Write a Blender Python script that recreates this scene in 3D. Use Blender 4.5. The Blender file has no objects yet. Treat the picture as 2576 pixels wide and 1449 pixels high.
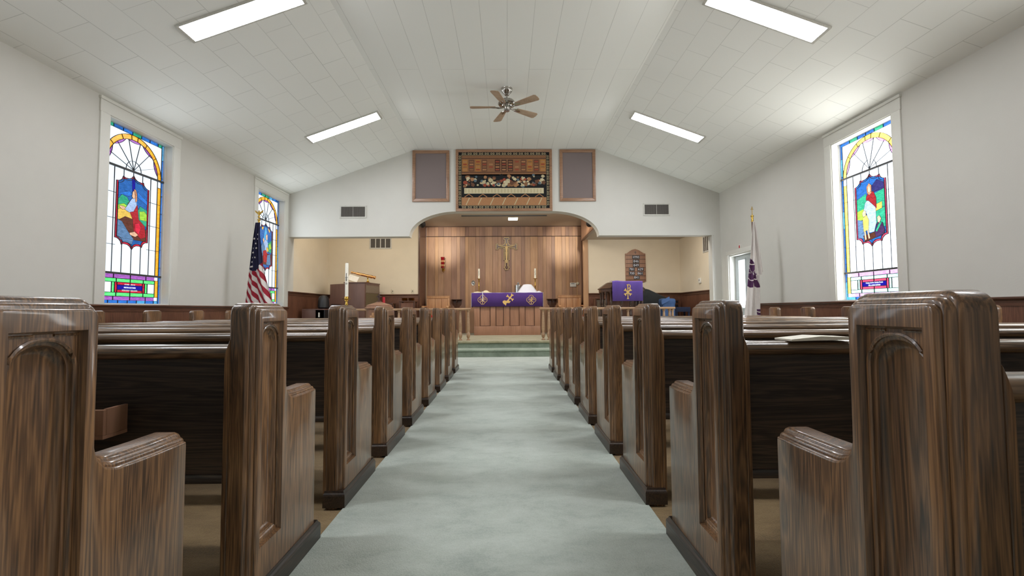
import bpy, bmesh, math, random
from mathutils import Vector, Matrix
random.seed(7)
S = bpy.context.scene
COL = S.collection
PI = math.pi
sin, cos = math.sin, math.cos

# ------------------------------------------------------------------ helpers
ORG = {}


def vec(*a):
    return Vector(a)


class MB:
    """collects shapes and links them as ONE mesh object"""

    def __init__(s):
        s.v, s.f, s.m = [], [], []
        s.M = Matrix.Identity(4)

    def add(s, pts, faces, mi=0):
        o = len(s.v)
        s.v += [tuple(s.M @ Vector(p)) for p in pts]
        for f in faces:
            s.f.append([o + i for i in f])
            s.m.append(mi)

    def poly(s, pts, mi=0):
        s.add(pts, [list(range(len(pts)))], mi)

    def box(s, x0, x1, y0, y1, z0, z1, mi=0):
        p = [(x, y, z) for z in (z0, z1) for y in (y0, y1) for x in (x0, x1)]
        s.add(p, [(0, 2, 3, 1), (4, 5, 7, 6), (0, 1, 5, 4), (2, 6, 7, 3), (0, 4, 6, 2), (1, 3, 7, 5)], mi)

    def prism(s, pts, a0, a1, axis='y', mi=0):
        f = {'x': lambda p, a: (a, p[0], p[1]), 'y': lambda p, a: (p[0], a, p[1]), 'z': lambda p, a: (p[0], p[1], a)}[axis]
        s.prismf(pts, lambda p, a: f(p, a), a0, a1, mi)

    def prismf(s, pts, f, a0, a1, mi=0):
        n = len(pts)
        v = [f(p, a0) for p in pts] + [f(p, a1) for p in pts]
        s.add(v, [list(range(n))[::-1], list(range(n, 2 * n))] + [(i, (i + 1) % n, n + (i + 1) % n, n + i) for i in range(n)], mi)

    def loft(s, rings, mi=0, cap=True, closed=True):
        n = len(rings[0])
        v = [p for r in rings for p in r]
        fs = []
        for k in range(len(rings) - 1):
            for i in range(n if closed else n - 1):
                j = (i + 1) % n
                fs.append((k * n + i, k * n + j, (k + 1) * n + j, (k + 1) * n + i))
        if cap and closed:
            fs.append(list(range(n))[::-1])
            fs.append(list(range((len(rings) - 1) * n, len(rings) * n)))
        s.add(v, fs, mi)

    def lathe(s, prof, c=(0, 0, 0), n=20, mi=0, axis='z', sx=1, sy=1):
        rings = []
        for r, h in prof:
            r = max(r, 1e-4)
            rg = []
            for i in range(n):
                a = 2 * PI * i / n
                p = (r * cos(a) * sx, r * sin(a) * sy, h)
                if axis == 'y':
                    p = (p[0], h, p[1])
                elif axis == 'x':
                    p = (h, p[0], p[1])
                rg.append((c[0] + p[0], c[1] + p[1], c[2] + p[2]))
            rings.append(rg)
        s.loft(rings, mi)

    def tube(s, pts, r, n=10, mi=0):
        pts = [Vector(p) for p in pts]
        rings = []
        for i, p in enumerate(pts):
            t = (pts[min(i + 1, len(pts) - 1)] - pts[max(i - 1, 0)]).normalized()
            a = Vector((0, 0, 1)) if abs(t.z) < .9 else Vector((1, 0, 0))
            u = t.cross(a).normalized()
            w = t.cross(u)
            rr = r[i] if isinstance(r, (list, tuple)) else r
            rings.append([tuple(p + u * rr * cos(2 * PI * k / n) + w * rr * sin(2 * PI * k / n)) for k in range(n)])
        s.loft(rings, mi)

    def ribbonf(s, pts, w, f, a0, a1, mi=0, closed=False):
        """flat strip of width w along 2-D points, mapped by f(p, a)"""
        n = len(pts)
        L, R = [], []
        for i in range(n):
            a = pts[i - 1] if (i or closed) else pts[i]
            b = pts[(i + 1) % n] if (i < n - 1 or closed) else pts[i]
            dx, dy = b[0] - a[0], b[1] - a[1]
            l = math.hypot(dx, dy) or 1
            ww = w[i] if isinstance(w, (list, tuple)) else w
            nx, ny = -dy / l * ww / 2, dx / l * ww / 2
            L.append((pts[i][0] + nx, pts[i][1] + ny))
            R.append((pts[i][0] - nx, pts[i][1] - ny))
        rng = range(n) if closed else range(n - 1)
        for i in rng:
            j = (i + 1) % n
            s.prismf([L[i], L[j], R[j], R[i]], f, a0, a1, mi)

    def build(s, name, mats, parent=None, smooth=False, bevel=0, seg=2, merge=False, ang=35):
        me = bpy.data.meshes.new(name)
        org = Vector((0, 0, 0))
        if parent is not None:
            r = parent
            while r.parent:
                r = r.parent
            org = ORG[r.name]
        me.from_pydata([tuple(Vector(p) - org) for p in s.v], [], s.f)
        me.validate()
        if not isinstance(mats, (list, tuple)):
            mats = [mats]
        for m in mats:
            me.materials.append(m)
        if len(me.polygons) == len(s.m):
            me.polygons.foreach_set('material_index', s.m)
        bm = bmesh.new()
        bm.from_mesh(me)
        if merge:
            bmesh.ops.remove_doubles(bm, verts=bm.verts, dist=1e-5)
        bmesh.ops.recalc_face_normals(bm, faces=bm.faces)
        if bevel:
            es = [e for e in bm.edges if len(e.link_faces) == 2 and e.calc_face_angle(0) > .6]
            bmesh.ops.bevel(bm, geom=es, offset=bevel, segments=seg, profile=.6, affect='EDGES', clamp_overlap=True)
        bm.to_mesh(me)
        bm.free()
        if smooth or bevel:
            me.polygons.foreach_set('use_smooth', [True] * len(me.polygons))
            me.set_sharp_from_angle(angle=math.radians(ang))
        o = bpy.data.objects.new(name, me)
        COL.objects.link(o)
        if parent is not None:
            o.parent = parent
        else:
            ORG[o.name] = Vector((0, 0, 0))
        return o


def thing(name, label, cat, loc=(0, 0, 0), group=None, kind=None):
    o = bpy.data.objects.new(name, None)
    o.empty_display_size = .1
    COL.objects.link(o)
    o.location = loc
    ORG[o.name] = Vector(loc)
    return tag(o, label, cat, group, kind)


def tag(o, label=None, cat=None, group=None, kind=None):
    if label:
        o['label'] = label
    if cat:
        o['category'] = cat
    if group:
        o['group'] = group
    if kind:
        o['kind'] = kind
    return o


def solo(mb, name, mats, label, cat, loc, group=None, **k):
    """a thing that is one mesh, with its origin at loc"""
    mb2 = mb
    mb2.v = [tuple(Vector(p) - Vector(loc)) for p in mb.v]
    o = mb2.build(name, mats, None, **k)
    o.location = loc
    ORG[o.name] = Vector(loc)
    return tag(o, label, cat, group)


def struct(mb, name, mats, parent=None, **k):
    o = mb.build(name, mats, parent, **k)
    if parent is None:
        o['kind'] = 'structure'
    return o


def copy_tree(o, parent=None):
    c = o.copy()
    COL.objects.link(c)
    if parent:
        c.parent = parent
    for ch in list(o.children):
        copy_tree(ch, c)
    return c


def text_mesh(name, txt, size, mat, parent, place, depth=.0015, width=None, align='CENTER'):
    """lettering as a mesh; place(u, v, d) puts a point of the flat text into the world"""
    cu = bpy.data.curves.new(name, 'FONT')
    cu.body = txt
    cu.size = size
    cu.align_x = align
    cu.align_y = 'CENTER'
    cu.extrude = depth
    cu.resolution_u = 3
    to = bpy.data.objects.new(name, cu)
    COL.objects.link(to)
    dg = bpy.context.evaluated_depsgraph_get()
    me = bpy.data.meshes.new_from_object(to.evaluated_get(dg))
    bpy.data.objects.remove(to)
    if width:
        ws = [v.co.x for v in me.vertices]
        k = width / (max(ws) - min(ws))
        for v in me.vertices:
            v.co.x *= k
    mb = MB()
    mb.v = [place(v.co.x, v.co.y, v.co.z) for v in me.vertices]
    mb.f = [list(p.vertices) for p in me.polygons]
    mb.m = [0] * len(mb.f)
    return mb.build(name, mat, parent)


# ------------------------------------------------------------------ materials
def srgb(r, g, b):
    f = lambda c: (c / 255 / 12.92) if c / 255 <= .04045 else ((c / 255 + .055) / 1.055) ** 2.4
    return (f(r), f(g), f(b), 1)


def newmat(name):
    m = bpy.data.materials.new(name)
    m.use_nodes = True
    nt = m.node_tree
    return m, nt, nt.nodes['Principled BSDF']


def plain(name, rgb, rough=.5, metal=0, noise=.06, scale=30, spec=.5, bump=0, bscale=200, coat=0):
    m, nt, b = newmat(name)
    N, L = nt.nodes, nt.links
    b.inputs['Roughness'].default_value = rough
    b.inputs['Metallic'].default_value = metal
    b.inputs['Specular IOR Level'].default_value = spec
    b.inputs['Coat Weight'].default_value = coat
    tc = N.new('ShaderNodeTexCoord')
    nz = N.new('ShaderNodeTexNoise')
    nz.inputs['Scale'].default_value = scale
    nz.inputs['Detail'].default_value = 4
    L.new(tc.outputs['Object'], nz.inputs['Vector'])
    rp = N.new('ShaderNodeValToRGB')
    c = rgb if len(rgb) == 4 else srgb(*rgb)
    rp.color_ramp.elements[0].position = .3
    rp.color_ramp.elements[1].position = .7
    rp.color_ramp.elements[0].color = tuple(max(0, x * (1 - noise)) for x in c[:3]) + (1,)
    rp.color_ramp.elements[1].color = tuple(min(1, x * (1 + noise)) for x in c[:3]) + (1,)
    L.new(nz.outputs['Fac'], rp.inputs['Fac'])
    L.new(rp.outputs['Color'], b.inputs['Base Color'])
    if bump:
        n2 = N.new('ShaderNodeTexNoise')
        n2.inputs['Scale'].default_value = bscale
        n2.inputs['Detail'].default_value = 3
        L.new(tc.outputs['Object'], n2.inputs['Vector'])
        bp = N.new('ShaderNodeBump')
        bp.inputs['Strength'].default_value = bump
        bp.inputs['Distance'].default_value = .004
        L.new(n2.outputs['Fac'], bp.inputs['Height'])
        L.new(bp.outputs['Normal'], b.inputs['Normal'])
    return m


def wood(name, dark, mid, light, grain='z', rough=.35, pore=.5, scale=1., coat=.3, bump=.12, coatr=.18, knots=1.0, rings=95, ringw=.11, blotch=.55):
    m, nt, b = newmat(name)
    N, L = nt.nodes, nt.links
    b.inputs['Roughness'].default_value = rough
    b.inputs['Coat Weight'].default_value = coat
    b.inputs['Coat Roughness'].default_value = coatr
    tc = N.new('ShaderNodeTexCoord')
    oi = N.new('ShaderNodeObjectInfo')
    mu = N.new('ShaderNodeMath')
    mu.operation = 'MULTIPLY'
    mu.inputs[1].default_value = 7.3
    L.new(oi.outputs['Random'], mu.inputs[0])
    ad = N.new('ShaderNodeVectorMath')
    ad.operation = 'ADD'
    L.new(tc.outputs['Object'], ad.inputs[0])
    L.new(mu.outputs[0], ad.inputs[1])

    def mapped(across, along):
        mp = N.new('ShaderNodeMapping')
        sc = {'z': (across, across, along), 'x': (along, across, across), 'y': (across, along, across)}[grain]
        mp.inputs['Scale'].default_value = [q * scale for q in sc]
        L.new(ad.outputs[0], mp.inputs['Vector'])
        return mp

    n1 = N.new('ShaderNodeTexNoise')
    n1.inputs['Scale'].default_value = 1
    n1.inputs['Detail'].default_value = 5
    n1.inputs['Distortion'].default_value = .8 * knots
    L.new(mapped(11, .6).outputs[0], n1.inputs['Vector'])
    # cathedral rings: a sine of the stretched noise
    sn = N.new('ShaderNodeMath')
    sn.operation = 'MULTIPLY'
    sn.inputs[1].default_value = rings
    L.new(n1.outputs['Fac'], sn.inputs[0])
    s2 = N.new('ShaderNodeMath')
    s2.operation = 'SINE'
    L.new(sn.outputs[0], s2.inputs[0])
    n2 = N.new('ShaderNodeTexNoise')
    n2.inputs['Scale'].default_value = 1
    n2.inputs['Detail'].default_value = 4
    L.new(mapped(260, 7).outputs[0], n2.inputs['Vector'])
    n3 = N.new('ShaderNodeTexNoise')
    n3.inputs['Scale'].default_value = 1
    n3.inputs['Detail'].default_value = 2
    L.new(mapped(5, 1.6).outputs[0], n3.inputs['Vector'])
    a1 = N.new('ShaderNodeMath')
    a1.operation = 'MULTIPLY_ADD'
    a1.inputs[1].default_value = ringw
    L.new(s2.outputs[0], a1.inputs[0])
    b3 = N.new('ShaderNodeMath')
    b3.operation = 'MULTIPLY_ADD'
    b3.inputs[1].default_value = blotch
    b3.inputs[2].default_value = .5 - .5 * blotch
    L.new(n3.outputs['Fac'], b3.inputs[0])
    L.new(b3.outputs[0], a1.inputs[2])
    a2 = N.new('ShaderNodeMath')
    a2.operation = 'MULTIPLY_ADD'
    a2.inputs[1].default_value = pore
    L.new(n2.outputs['Fac'], a2.inputs[0])
    L.new(a1.outputs[0], a2.inputs[2])
    rp = N.new('ShaderNodeValToRGB')
    e = rp.color_ramp.elements
    e[0].position, e[0].color = .28 + pore * .5 - .0, srgb(*dark)
    e[1].position, e[1].color = .74 + pore * .5, srgb(*light)
    em = e.new(.5 + pore * .5)
    em.color = srgb(*mid)
    L.new(a2.outputs[0], rp.inputs['Fac'])
    L.new(rp.outputs['Color'], b.inputs['Base Color'])
    bp = N.new('ShaderNodeBump')
    bp.inputs['Strength'].default_value = bump
    bp.inputs['Distance'].default_value = .002
    L.new(a2.outputs[0], bp.inputs['Height'])
    L.new(bp.outputs['Normal'], b.inputs['Normal'])
    return m


def glow(name, rgb, strength, base=None, streak=0):
    """lit glass or a lamp diffuser"""
    m, nt, b = newmat(name)
    N, L = nt.nodes, nt.links
    c = srgb(*rgb)
    b.inputs['Base Color'].default_value = base or tuple(x * .35 for x in c[:3]) + (1,)
    b.inputs['Roughness'].default_value = .25
    b.inputs['Emission Color'].default_value = c
    b.inputs['Emission Strength'].default_value = strength
    if streak:
        tc = N.new('ShaderNodeTexCoord')
        mp = N.new('ShaderNodeMapping')
        mp.inputs['Scale'].default_value = (9, 9, 30)
        nz = N.new('ShaderNodeTexNoise')
        nz.inputs['Scale'].default_value = 1.3
        nz.inputs['Detail'].default_value = 5
        nz.inputs['Distortion'].default_value = 1.5
        L.new(tc.outputs['Object'], mp.inputs['Vector'])
        L.new(mp.outputs[0], nz.inputs['Vector'])
        rp = N.new('ShaderNodeValToRGB')
        rp.color_ramp.elements[0].position = .32
        rp.color_ramp.elements[1].position = .68
        rp.color_ramp.elements[0].color = tuple(x * (1 - streak) for x in c[:3]) + (1,)
        rp.color_ramp.elements[1].color = tuple(min(1, x * (1 + streak) + .06 * streak) for x in c[:3]) + (1,)
        L.new(nz.outputs['Fac'], rp.inputs['Fac'])
        L.new(rp.outputs['Color'], b.inputs['Emission Color'])
    return m


def tile_ceiling(name, bw=.62):
    m, nt, b = newmat(name)
    N, L = nt.nodes, nt.links
    tc = N.new('ShaderNodeTexCoord')
    br = N.new('ShaderNodeTexBrick')
    br.inputs['Scale'].default_value = 1
    br.inputs['Brick Width'].default_value = bw
    br.inputs['Row Height'].default_value = .335
    br.inputs['Mortar Size'].default_value = .0032
    br.inputs['Mortar Smooth'].default_value = .15
    br.inputs['Bias'].default_value = 0
    br.inputs['Color1'].default_value = srgb(243, 244, 239)
    br.inputs['Color2'].default_value = srgb(240, 241, 236)
    br.inputs['Mortar'].default_value = srgb(176, 178, 172)
    mp = N.new('ShaderNodeMapping')
    mp.inputs['Location'].default_value = (0.1, .256, 0)
    L.new(tc.outputs['Object'], mp.inputs['Vector'])
    L.new(mp.outputs[0], br.inputs['Vector'])
    # some joints are filled with paint: fade the seam colour by a slow noise
    nz = N.new('ShaderNodeTexNoise')
    nz.inputs['Scale'].default_value = 1.7
    L.new(tc.outputs['Object'], nz.inputs['Vector'])
    mx = N.new('ShaderNodeMix')
    mx.data_type = 'RGBA'
    L.new(nz.outputs['Fac'], mx.inputs['Factor'])
    mx.inputs[6].default_value = srgb(242, 243, 238)
    L.new(br.outputs['Color'], mx.inputs[7])
    L.new(mx.outputs[2], b.inputs['Base Color'])
    b.inputs['Roughness'].default_value = .75
    bp = N.new('ShaderNodeBump')
    bp.inputs['Strength'].default_value = .25
    bp.inputs['Distance'].default_value = .003
    bp.invert = True
    L.new(br.outputs['Fac'], bp.inputs['Height'])
    L.new(bp.outputs['Normal'], b.inputs['Normal'])
    return m


def carpet_mat(name, c1, c2, c3):
    m, nt, b = newmat(name)
    N, L = nt.nodes, nt.links
    b.inputs['Roughness'].default_value = .95
    b.inputs['Specular IOR Level'].default_value = .1
    b.inputs['Sheen Weight'].default_value = .25
    tc = N.new('ShaderNodeTexCoord')
    mp = N.new('ShaderNodeMapping')
    mp.inputs['Scale'].default_value = (1, 1.8, 1)
    L.new(tc.outputs['Object'], mp.inputs['Vector'])
    n1 = N.new('ShaderNodeTexNoise')
    n1.inputs['Scale'].default_value = 2.6
    n1.inputs['Detail'].default_value = 7
    n1.inputs['Roughness'].default_value = .74
    n1.inputs['Distortion'].default_value = .25
    L.new(mp.outputs[0], n1.inputs['Vector'])
    n2 = N.new('ShaderNodeTexNoise')
    n2.inputs['Scale'].default_value = 160
    n2.inputs['Detail'].default_value = 3
    L.new(tc.outputs['Object'], n2.inputs['Vector'])
    ma = N.new('ShaderNodeMath')
    ma.operation = 'MULTIPLY_ADD'
    ma.inputs[1].default_value = .36
    L.new(n2.outputs['Fac'], ma.inputs[0])
    L.new(n1.outputs['Fac'], ma.inputs[2])
    rp = N.new('ShaderNodeValToRGB')
    e = rp.color_ramp.elements
    e[0].position, e[0].color = .46, srgb(*c1)
    e[1].position, e[1].color = .90, srgb(*c3)
    q = e.new(.67)
    q.color = srgb(*c2)
    L.new(ma.outputs[0], rp.inputs['Fac'])
    L.new(rp.outputs['Color'], b.inputs['Base Color'])
    bp = N.new('ShaderNodeBump')
    bp.inputs['Strength'].default_value = .5
    bp.inputs['Distance'].default_value = .006
    L.new(n2.outputs['Fac'], bp.inputs['Height'])
    L.new(bp.outputs['Normal'], b.inputs['Normal'])
    return m


M = {}
M['wall'] = plain('cream_wall_paint', (208, 206, 199), .8, noise=.015, scale=3, bump=.12, bscale=90)
M['wall_ch'] = plain('warm_cream_wall_paint', (222, 210, 188), .8, noise=.02, scale=3, bump=.1, bscale=90)
M['trim'] = plain('white_trim_paint', (222, 221, 214), .45, noise=.01)
M['ceil'] = tile_ceiling('painted_ceiling_tiles')
M['ceilflat'] = tile_ceiling('painted_ceiling_boards', 3.66)
M['ceil_ch'] = plain('chancel_ceiling_paint', (196, 184, 168), .8, noise=.02, scale=5)
M['oak'] = wood('dark_oak_upright', (48, 34, 23), (104, 75, 50), (146, 108, 72), 'z', .36, .6, coat=.55, bump=.05, coatr=.1, rings=110, ringw=.085)
M['oakx'] = wood('dark_oak_lengthwise', (50, 37, 28), (102, 79, 58), (138, 110, 82), 'x', .28, .5, coat=.5, bump=.05, coatr=.1)
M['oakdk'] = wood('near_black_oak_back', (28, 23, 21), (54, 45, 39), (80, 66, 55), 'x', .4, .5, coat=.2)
M['oaky'] = wood('dark_oak_armrest', (60, 44, 32), (96, 72, 52), (128, 100, 74), 'y', .45, .5)
M['plinth'] = wood('near_black_plinth', (22, 16, 14), (46, 34, 26), (72, 52, 38), 'y', .4, .5)
M['wains'] = wood('brown_wainscot', (82, 50, 36), (106, 68, 50), (122, 82, 60), 'z', .45, .3, knots=.4)
M['wainscap'] = wood('brown_cap_rail', (62, 38, 26), (88, 54, 38), (108, 70, 48), 'y', .4, .3)
M['wainscapx'] = wood('brown_cap_rail_cross', (62, 38, 26), (92, 56, 38), (112, 72, 50), 'x', .4, .3)
W4 = [wood('walnut_board_%d' % i, *c, 'z', .45, .22, .8, .12, .04, .5, rings=30, ringw=.05) for i, c in enumerate([
    ((140, 105, 82), (166, 128, 102), (186, 148, 120)), ((148, 112, 86), (174, 136, 106), (194, 156, 124)),
    ((126, 94, 76), (150, 114, 94), (170, 134, 112)), ((158, 119, 86), (184, 143, 106), (202, 162, 124)),
    ((114, 85, 71), (136, 103, 88), (154, 119, 102))])]
M['groove'] = plain('dark_board_groove', (52, 32, 22), .7)
M['walnut'] = wood('walnut_panel', (124, 88, 68), (150, 110, 86), (170, 128, 102), 'z', .45, .25, .8, .12, .05, .5, rings=30, ringw=.05)
M['walnutdk'] = wood('dark_walnut', (58, 34, 24), (82, 50, 34), (102, 66, 46), 'z', .42, .3)
M['honey'] = wood('honey_oak', (174, 126, 86), (198, 150, 106), (212, 168, 124), 'z', .45, .3, rings=30, ringw=.05)
M['railw'] = wood('light_rail_wood', (132, 100, 72), (160, 126, 94), (182, 150, 116), 'x', .42, .3)
M['framew'] = wood('brown_frame_wood', (124, 90, 64), (148, 110, 82), (166, 128, 98), 'x', .45, .3)
M['organ'] = wood('organ_wood', (84, 58, 50), (102, 73, 63), (114, 84, 73), 'z', .45, .25, .8, .1, .04, .4, rings=20, ringw=.04)
M['organpanel'] = plain('olive_grille_cloth', (98, 84, 58), .8)
M['organpanel2'] = plain('grey_brown_upper_panel', (124, 108, 92), .5)
M['pulpit'] = wood('pulpit_dark_oak', (44, 30, 24), (66, 46, 36), (86, 62, 48), 'z', .4, .4)
M['floor'] = carpet_mat('tan_floor', (104, 84, 56), (138, 114, 78), (160, 136, 98))
M['carpet'] = carpet_mat('sage_carpet', (158, 168, 161), (181, 190, 182), (196, 204, 197))
M['carpetg'] = carpet_mat('green_step_carpet', (118, 130, 114), (142, 154, 138), (162, 172, 156))
M['carpetb'] = carpet_mat('platform_carpet', (128, 122, 94), (156, 150, 122), (176, 170, 144))
M['purple'] = plain('purple_cloth', (100, 76, 160), .85, noise=.06, scale=60, bump=.2, bscale=300)
M['purpled'] = plain('deep_purple_cloth', (84, 54, 132), .85, noise=.06, scale=60, bump=.2, bscale=300)
M['gold'] = plain('gold_embroidery', (206, 170, 104), .6, noise=.1, scale=150)
M['goldl'] = plain('pale_gold_braid', (218, 190, 134), .6, noise=.1)
M['white'] = plain('white_linen', (220, 222, 234), .85, noise=.02)
M['ivory'] = plain('ivory_wax', (238, 234, 220), .5, noise=.02)
M['ink'] = plain('dark_ink', (70, 66, 58), .6)
M['brass'] = plain('brass', (206, 170, 84), .22, 1, noise=.05)
M['copper'] = plain('copper_brass', (222, 160, 104), .2, 1, noise=.04)
M['silver'] = plain('polished_silver', (214, 216, 218), .16, 1, noise=.02)
M['nickel'] = plain('brushed_nickel', (176, 172, 166), .2, 1, noise=.04)
M['steel'] = plain('grey_metal', (150, 150, 148), .4, 1)
M['blade'] = wood('fan_blade_veneer', (156, 130, 106), (176, 150, 126), (190, 166, 142), 'x', .55, .2, 1, .1, .02)
M['black'] = plain('black_paint', (20, 20, 22), .5)
M['blackcloth'] = plain('black_quilted_cover', (34, 38, 40), .8, noise=.2, scale=8, bump=.3, bscale=40)
M['bluecloth'] = plain('blue_cloth', (64, 92, 138), .85, noise=.06)
M['navy'] = plain('navy_cloth', (44, 56, 86), .8)
M['red'] = plain('red_upholstery', (186, 44, 32), .7)
M['redpl'] = plain('red_wax', (190, 40, 60), .5)
M['grille'] = plain('vent_grey', (104, 100, 96), .6)
M['ventfr'] = plain('vent_frame_paint', (198, 196, 188), .5)
M['ventdk'] = plain('vent_dark', (78, 70, 62), .8)
M['spk'] = plain('grey_brown_grille_cloth', (124, 112, 110), .9, noise=.08, scale=260)
M['plate'] = plain('almond_plate', (210, 200, 176), .5)
M['lead'] = plain('lead_came', (46, 46, 50), .5, .2)
M['bar'] = plain('dark_saddle_bar', (72, 72, 74), .5, .3)
M['paper'] = plain('paper', (238, 234, 222), .8)
M['page'] = plain('book_page', (240, 228, 186), .8)
M['doorp'] = plain('door_paint', (196, 204, 206), .5)
M['poled'] = wood('flag_pole_wood', (70, 40, 26), (98, 58, 38), (118, 76, 50), 'z', .35, .3)
M['tube'] = glow('fluorescent_diffuser', (248, 249, 253), 42.0, srgb(240, 240, 240))
M['domel'] = glow('ceiling_lamp_glass', (255, 246, 214), 4.0, srgb(240, 240, 230))
M['daypane'] = glow('bright_door_glass', (240, 246, 255), 3.0)
GL = {}
for pal, k in (('l', 1.0), ('r', 1.9)):
    for n, c, st in (('clear', (232, 244, 255), .95 if pal == 'l' else 1.3), ('blue', (30, 110, 200), .9), ('cyan', (70, 160, 215), .9),
                     ('amber', (240, 165, 30), 1.0), ('purple', (160, 90, 185), .9), ('green', (90, 225, 125), 1.0),
                     ('red', (205, 25, 60), .9), ('deepblue', (10, 10, 150), .9), ('sky', (20, 90, 165), .9),
                     ('teal', (35, 155, 120), .9), ('lime', (150, 200, 60), .9), ('sand', (215, 180, 80), .9),
                     ('brown', (88, 42, 28), .9), ('rock', (84, 120, 160), .9), ('robe', (160, 20, 35), .9),
                     ('sleeve', (160, 185, 225), .9), ('skin', (225, 180, 150), .9), ('hair', (190, 130, 95), .9),
                     ('navyg', (40, 40, 110), .9), ('plum', (70, 40, 90), .9)):
        kk = k
        if pal == 'r' and n in ('deepblue', 'robe', 'navyg', 'plum', 'brown', 'red', 'blue'):
            kk = 1.35
        if pal == 'r' and n == 'amber':  # right-hand panes: window glare mixed into paler glass colours
            c = (255, 205, 90)
        if pal == 'r' and n == 'purple':
            c = (225, 160, 235)
        if pal == 'r' and n == 'green':
            c = (170, 240, 215)
        if pal == 'r' and n == 'red':
            c = (240, 80, 120)
        GL[pal + n] = glow('glass_%s_%s' % (n, 'pale' if pal == 'r' else 'rich'), c, st * kk,
                           streak=0 if n in ('clear', 'deepblue') else .3)
GLN = ['clear', 'blue', 'cyan', 'amber', 'purple', 'green', 'red', 'deepblue', 'sky', 'teal', 'lime', 'sand', 'brown',
       'rock', 'robe', 'sleeve', 'skin', 'hair', 'navyg', 'plum']
GI = {n: i for i, n in enumerate(GLN)}

# ------------------------------------------------------------------ room dimensions
XL, XR = -4.9, 4.85          # side walls
YB, YG, YA, YN = -2.2, 10.35, 12.65, 13.6   # rear wall, gable wall, alcove back wall, niche back wall
ZE, ZC = 3.635, 4.66         # eave, flat ceiling
FX0, FX1 = -2.07, 2.06       # flat ceiling strip
ZP = .33                     # platform
WIN_L = [2.78, 6.18, 9.58]
WIN_R = [2.78, 6.18]
WH = .545                    # half width of a window opening
WZ0, WZ1 = 1.10, 3.435
DY0, DY1, DZ = 8.98, 9.98, 2.16   # door opening
CAP = 1.10

# floor, platform
b = MB(); b.box(XL - .3, XR + .3, YB - .2, YN + .3, -.1, 0); struct(b, 'floor', M['floor'])
b = MB()
b.box(XL, XR, 10.16, YN + .1, 0.001, ZP - .012)
tag(b.build('platform_base', M['carpetg']), kind='structure')
b = MB()
rp = [(10.12, ZP - .05), (10.115, ZP - .02), (10.13, ZP), (10.2, ZP + .004), (YN + .1, ZP + .004), (YN + .1, ZP - .05)]
b.prism(rp, XL, XR, 'x'); struct(b, 'platform_floor', M['carpetb'], smooth=True)
b = MB()
rp = [(9.82, .001), (9.82, .125), (9.79, .13), (9.785, .155), (9.80, .168), (9.84, .172), (10.16, .172), (10.16, .001)]
b.prism(rp, XL, XR, 'x'); struct(b, 'floor_step', M['carpetg'], smooth=True)
# aisle carpet
b = MB()
b.prism([(-.832, YB + .05), (.712, YB + .05), (.712, 8.05), (XR - .03, 8.05), (XR - .03, 9.79), (XL + .03, 9.79), (XL + .03, 8.05), (-.832, 8.05)], .0015, .012, 'z')
solo(b, 'aisle_carpet', M['carpet'], 'pale sage green carpet running up the aisle between the pews to the steps', 'carpet', (0, 0, .0015), bevel=.004)


# walls with openings
def side_wall(name, x0, x1, holes, y0, y1, ztop):
    b = MB()
    hs = sorted(holes)
    ys = y0
    for (a, c, z0, z1) in hs:
        if a > ys:
            b.box(x0, x1, ys, a, 0, ztop)
        if z0 > 0:
            b.box(x0, x1, a, c, 0, z0)
        b.box(x0, x1, a, c, z1, ztop)
        ys = c
    b.box(x0, x1, ys, y1, 0, ztop)
    return struct(b, name, M['wall'])


hl = [(c - WH, c + WH, WZ0, WZ1) for c in WIN_L]
hr = [(c - WH, c + WH, WZ0, WZ1) for c in WIN_R] + [(DY0, DY1, 0, DZ)]
side_wall('wall_left', XL - .26, XL, hl, YB, YG + .25, ZE)
side_wall('wall_right', XR, XR + .26, hr, YB, YG + .25, ZE)
b = MB(); b.box(XL - .26, XR + .26, YB - .2, YB, 0, ZC + .1); struct(b, 'wall_back', M['wall'])
# gable wall over the chancel, with the soft-cornered opening
pts = [(XL, 2.67), (-2.195, 2.67)]
for i in range(1, 17):
    t = PI / 2 * i / 16
    pts.append((-1.12 - 1.075 * cos(t), 2.67 + .565 * sin(t)))
for i in range(0, 17):
    t = PI / 2 * i / 16
    pts.append((1.02 + 1.07 * sin(t), 2.675 + .56 * cos(t)))
pts += [(XR, 2.675), (XR, ZE + .02), (FX1, ZC + .02), (FX0, ZC + .02), (XL, ZE + .02)]
b = MB(); b.prism(pts, YG, YG + .25, 'y'); struct(b, 'wall_front', M['wall'])
b = MB(); b.box(4.70, XR, YG, YG + .25, 0, 2.675); b.box(4.655, 4.70, YG + .01, YG + .2, 0, 2.675)
struct(b, 'wall_front_pier', M['wall'])
# alcove walls
b = MB(); b.box(XL - .2, XL, YG + .25, YA, ZP, 3.6); struct(b, 'wall_alcove_left', M['wall_ch'])
b = MB(); b.box(XR - .07, XR + .2, YG + .25, YA, ZP, 3.6); struct(b, 'wall_alcove_right', M['wall_ch'])
b = MB(); b.box(XL - .2, -2.425, YA, YA + .15, ZP, 3.6); b.box(2.24, XR + .2, YA, YA + .15, ZP, 3.6)
struct(b, 'wall_alcove_back', M['wall_ch'])
b = MB(); b.box(XL - .2, 2.12, YG + .25, YN + .2, 3.49, 3.6); b.box(2.12, 2.4, YA - .02, YN + .2, 3.49, 3.6); struct(b, 'ceiling_chancel', M['ceil_ch'])
b = MB(); b.box(2.12, XR + .2, YG + .25, YA, 2.93, 3.02); struct(b, 'ceiling_alcove', M['ceil_ch'])
# wooden drop panel above the right alcove
b = MB(); b.box(2.06, 2.12, YG + .26, YA, 2.93, 3.56, 0); b.box(2.05, 2.125, YG + .26, YA, 2.90, 2.93, 1)
struct(b, 'wall_drop_panel', [W4[0], M['walnutdk']])

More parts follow.
